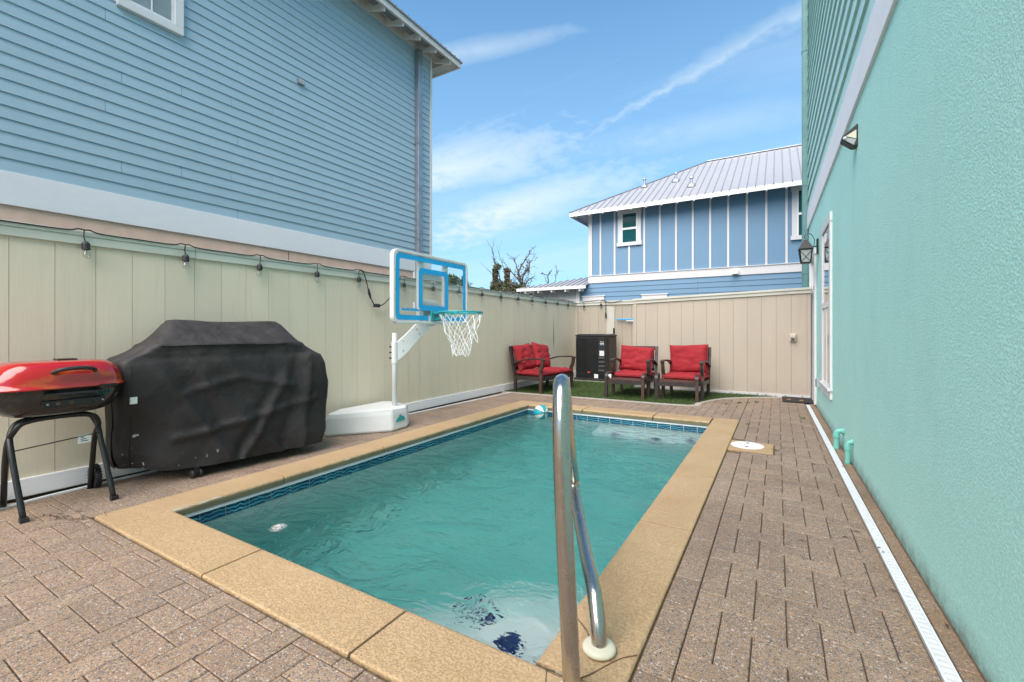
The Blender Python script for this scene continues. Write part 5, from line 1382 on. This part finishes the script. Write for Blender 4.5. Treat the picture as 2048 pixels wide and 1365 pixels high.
b = SL(); b.tube([(-4.60, 4.11, 1.75), (-4.60, 4.125, 1.69), (-4.60, 4.15, 1.62)], [.010, .018, .010], 8); b.build('connector', 'black_plastic', sl)
b = SL(); b.tube(smooth_path([(-3.95, 11.25, 1.99), (-3.86, 11.24, 2.0), (-3.82, 11.235, 1.93), (-3.815, 11.235, 1.78), (-3.815, 11.235, 1.62)], 5), .008, 6); b.tube([(-3.815, 11.235, 1.68), (-3.815, 11.235, 1.60), (-3.815, 11.235, 1.52)], [.012, .024, .014], 8); b.build('plug_end', 'black_plastic', sl)

# ------------------------------------------------------------------ trees and shrubs behind the fence
def leaves(mb, c, rad, n, size, rnd, hollow=.35):
    c = Vector(c)
    for _ in range(n):
        while True:
            d = Vector((rnd.uniform(-1, 1), rnd.uniform(-1, 1), rnd.uniform(-1, 1)))
            if hollow < d.length < 1: break
        p = c+Vector((d.x*rad[0], d.y*rad[1], d.z*rad[2])); s_ = size*rnd.uniform(.6, 1.4)
        a = Vector((rnd.gauss(0, 1), rnd.gauss(0, 1), rnd.gauss(0, 1))).normalized(); q = a.orthogonal().normalized(); 
        k = len(mb.v); mb.v += [tuple(p-a*s_), tuple(p+q*s_*.45), tuple(p+a*s_), tuple(p-q*s_*.45)]; mb.f.append((k, k+1, k+2, k+3))
def limb(mb, pts, r0, r1, rnd, twigs=3, lvl=0, maxl=2, tips=None):
    P = smooth_path(pts, 5); n = len(P)
    P = [p+Vector((rnd.gauss(0, .012), rnd.gauss(0, .012), rnd.gauss(0, .008))) if 0 < i < n-1 else p for i, p in enumerate(P)]
    mb.tube(P, [r0+(r1-r0)*i/(n-1) for i in range(n)], 5 if lvl else 7)
    if tips is not None: tips.append(P[-1])
    if lvl >= maxl: return
    L_ = (P[-1]-P[0]).length
    for t in range(twigs):
        i = rnd.randint(int(n*.3), n-2); p = P[i]; d = (P[i+1]-P[i]).normalized()
        side = Vector((rnd.gauss(0, 1), rnd.gauss(0, 1), rnd.gauss(.3, .7))).normalized(); dd = (d*.7+side*.9).normalized(); l = L_*rnd.uniform(.18, .42)
        e = p+dd*l; m1 = p+dd*l*.5+Vector((rnd.gauss(0, .04), rnd.gauss(0, .04), rnd.gauss(.02, .04)))*L_*.5
        limb(mb, [p, m1, e], (r0+(r1-r0)*i/(n-1))*.6, .003, rnd, max(2, twigs-1), lvl+1, maxl, tips)
def tree(name, base, limbs, clumps, label, seed, group='trees beyond the fence', cat='tree', leafmat='leaf', lsize=.06, extra=None, twigs=5):
    rnd = random.Random(seed); base = Vector(base)
    root = empty(name, base, label=label, cat=cat, group=group)
    t = HB(base); tips = []
    for pts, r0, r1 in limbs: limb(t, pts, r0, r1, rnd, twigs, tips=tips)
    t.build('trunk', 'bark', root, fixn=False)
    l = HB(base)
    for c, rad, n in clumps: leaves(l, c, rad, n, lsize, rnd)
    if l.v: l.build('crown', leafmat, root, fixn=False)
    if extra:
        l = HB(base); tt = extra[1]
        for c, rad, n in extra[0]: leaves(l, c, rad, n, lsize, rnd, 0)
        l.build('dry_vine', tt, root, fixn=False)
    return root
tree('bare_tree', (-9.75, 17.46, 0), [
    ([(-9.75, 17.46, 0), (-9.76, 17.46, 1.8), (-9.77, 17.46, 3.0), (-9.81, 17.43, 3.33), (-9.91, 17.37, 3.78)], .10, .045),
    ([(-9.91, 17.37, 3.78), (-9.86, 17.40, 3.95), (-9.73, 17.48, 4.21), (-9.62, 17.55, 4.4), (-9.52, 17.61, 4.6), (-9.46, 17.64, 4.79)], .04, .012),
    ([(-9.91, 17.37, 3.78), (-10.0, 17.32, 4.04), (-10.05, 17.29, 4.3), (-10.21, 17.2, 4.53)], .032, .008),
    ([(-9.76, 17.46, 3.0), (-9.73, 17.48, 3.62), (-9.56, 17.58, 3.91), (-9.49, 17.62, 4.14), (-9.41, 17.67, 4.34)], .045, .012)],
    [((-9.75, 17.3, 2.85), (.6, .4, .42), 1300), ((-9.0, 17.6, 2.7), (.55, .4, .32), 800), ((-9.7, 17.4, 3.5), (.5, .4, .6), 160)], 'bare branched tree beyond the fence with leafy foot', 21, leafmat='leaf_mixed', lsize=.045, twigs=6,
    extra=([((-9.55, 17.6, 3.95), (.10, .1, .3), 60)], 'dead'))
tree('vine_covered_tree', (-10.7, 16.9, 0), [
    ([(-10.75, 16.9, 0), (-10.8, 16.86, 2), (-10.82, 16.84, 3.4), (-10.74, 16.89, 4.15)], .09, .03),
    ([(-10.74, 16.89, 3.9), (-10.82, 16.84, 4.25), (-10.95, 16.77, 4.5)], .03, .008),
    ([(-10.55, 17.0, 2.6), (-10.6, 16.97, 3.4), (-10.72, 16.9, 3.95)], .03, .012),
    ([(-10.35, 17.1, 0), (-10.35, 17.12, 2.6), (-10.35, 17.12, 3.95)], .06, .02)],
    [((-10.80, 16.85, 3.75), (.13, .15, .45), 520), ((-10.72, 16.9, 4.05), (.17, .15, .14), 160), ((-10.75, 16.85, 3.1), (.28, .3, .45), 900), ((-10.3, 17.1, 3.0), (.6, .4, .5), 1500), ((-10.5, 16.9, 2.7), (1.0, .5, .42), 1300), ((-11.2, 16.6, 2.75), (.5, .4, .3), 400)],
    'tree smothered in vines with two shaggy upright stems', 22, leafmat='leaf_mixed', lsize=.05, twigs=4,
    extra=([((-10.35, 17.12, 3.6), (.13, .13, .35), 420), ((-10.3, 17.1, 3.1), (.22, .2, .3), 320), ((-10.35, 17.12, 3.88), (.20, .18, .12), 140)], 'dead'))
tree('small_bare_tree', (-8.76, 18.05, 0), [
    ([(-8.76, 18.05, 0), (-8.74, 18.06, 2.2), (-8.76, 18.05, 3.3), (-8.80, 18.03, 3.69)], .05, .02),
    ([(-8.80, 18.03, 3.69), (-8.92, 17.96, 3.70), (-9.10, 17.85, 3.76)], .018, .006), ([(-8.80, 18.03, 3.66), (-8.70, 18.08, 3.76), (-8.64, 18.12, 3.86)], .016, .005),
    ([(-8.5, 18.1, 2.6), (-8.50, 18.2, 3.5), (-8.38, 18.25, 3.85)], .02, .005)],
    [], 'small bare tree with thin twigs just above the porch roof', 23, twigs=5)
tree('green_shrub', (-10.0, 12.7, 0), [([(-10.0, 12.7, 0), (-10.0, 12.7, 1.4), (-9.95, 12.7, 2.6)], .07, .02), ([(-9.9, 12.7, 1.5), (-9.6, 12.9, 2.3), (-9.5, 12.95, 2.75)], .04, .01)],
     [((-10.45, 12.40, 2.82), (.5, .45, .42), 1500), ((-10.0, 12.68, 2.80), (.4, .4, .40), 1200), ((-9.60, 12.9, 2.80), (.16, .2, .36), 300)], 'rounded green tree top seen through the clear backboard', 24, lsize=.055)
tree('low_bush', (-9.1, 13.2, 0), [([(-9.1, 13.2, 0), (-9.1, 13.2, 1.5), (-9.12, 13.2, 2.4)], .05, .015)],
     [((-9.12, 13.2, 2.4), (.22, .25, .24), 600)], 'small green bush top just right of the backboard', 25, lsize=.05)
tree('climbing_vine', (-8.6, 13.5, 0), [([(-8.62, 13.5, 0), (-8.62, 13.5, 1.8), (-8.55, 13.52, 2.55), (-8.30, 13.65, 2.62), (-8.0, 13.85, 2.45)], .03, .012), ([(-8.0, 13.85, 2.45), (-7.7, 14.0, 2.3), (-7.4, 14.15, 2.1)], .015, .006)],
     [((-8.5, 13.55, 2.55), (.25, .2, .12), 160), ((-8.1, 13.8, 2.42), (.3, .2, .14), 140), ((-7.6, 14.0, 2.15), (.5, .3, .22), 500)], 'thin arching vine creeping over the top of the cream fence', 26, leafmat='leaf_mixed', lsize=.04, twigs=4)

# ------------------------------------------------------------------ leaf litter and weeds on the paving
rnd = random.Random(9); lf = MB()
for (cx, cy, n_, sp) in ((-3.95, 1.02, 26, .10), (-3.83, 1.10, 14, .07), (.56, 4.88, 9, .12), (.58, 3.2, 8, .2), (.57, 2.5, 8, .2), (-4.35, 3.15, 8, .08), (-.5, 7.4, 5, .4)):
    for _ in range(n_):
        x, y, a, l = rnd.gauss(cx, sp), rnd.gauss(cy, sp*.5), rnd.uniform(0, 6.28), rnd.uniform(.008, .022)
        c_, s_ = math.cos(a)*l, math.sin(a)*l
        lf.add([(x-c_, y-s_, .004), (x+s_*.3, y-c_*.3, .009), (x+c_, y+s_, .005), (x-s_*.3, y+c_*.3, .012)], [(0, 1, 2, 3)])
tag(lf.build('leaf_litter', 'dead', fixn=False), 'scattered dry brown leaf bits on the brick paving', kind='stuff')
wd = MB()
for (cx, cy) in ((-.55, 8.35), (-.42, 8.42), (-.30, 8.55), (.30, 7.3), (-.33, 6.5), (-.72, 8.1), (-.02, 5.2)):
    for _ in range(16):
        x, y, a, h = rnd.gauss(cx, .018), rnd.gauss(cy, .018), rnd.uniform(0, 6.28), rnd.uniform(.012, .035)
        wd.add([(x-.004, y, 0), (x+.004, y, 0), (x+math.cos(a)*h*.7, y+math.sin(a)*h*.7, h)], [(0, 1, 2)])
tag(wd.build('weeds', 'leaf', fixn=False), 'tiny green weeds sprouting in the paving joints', kind='stuff')
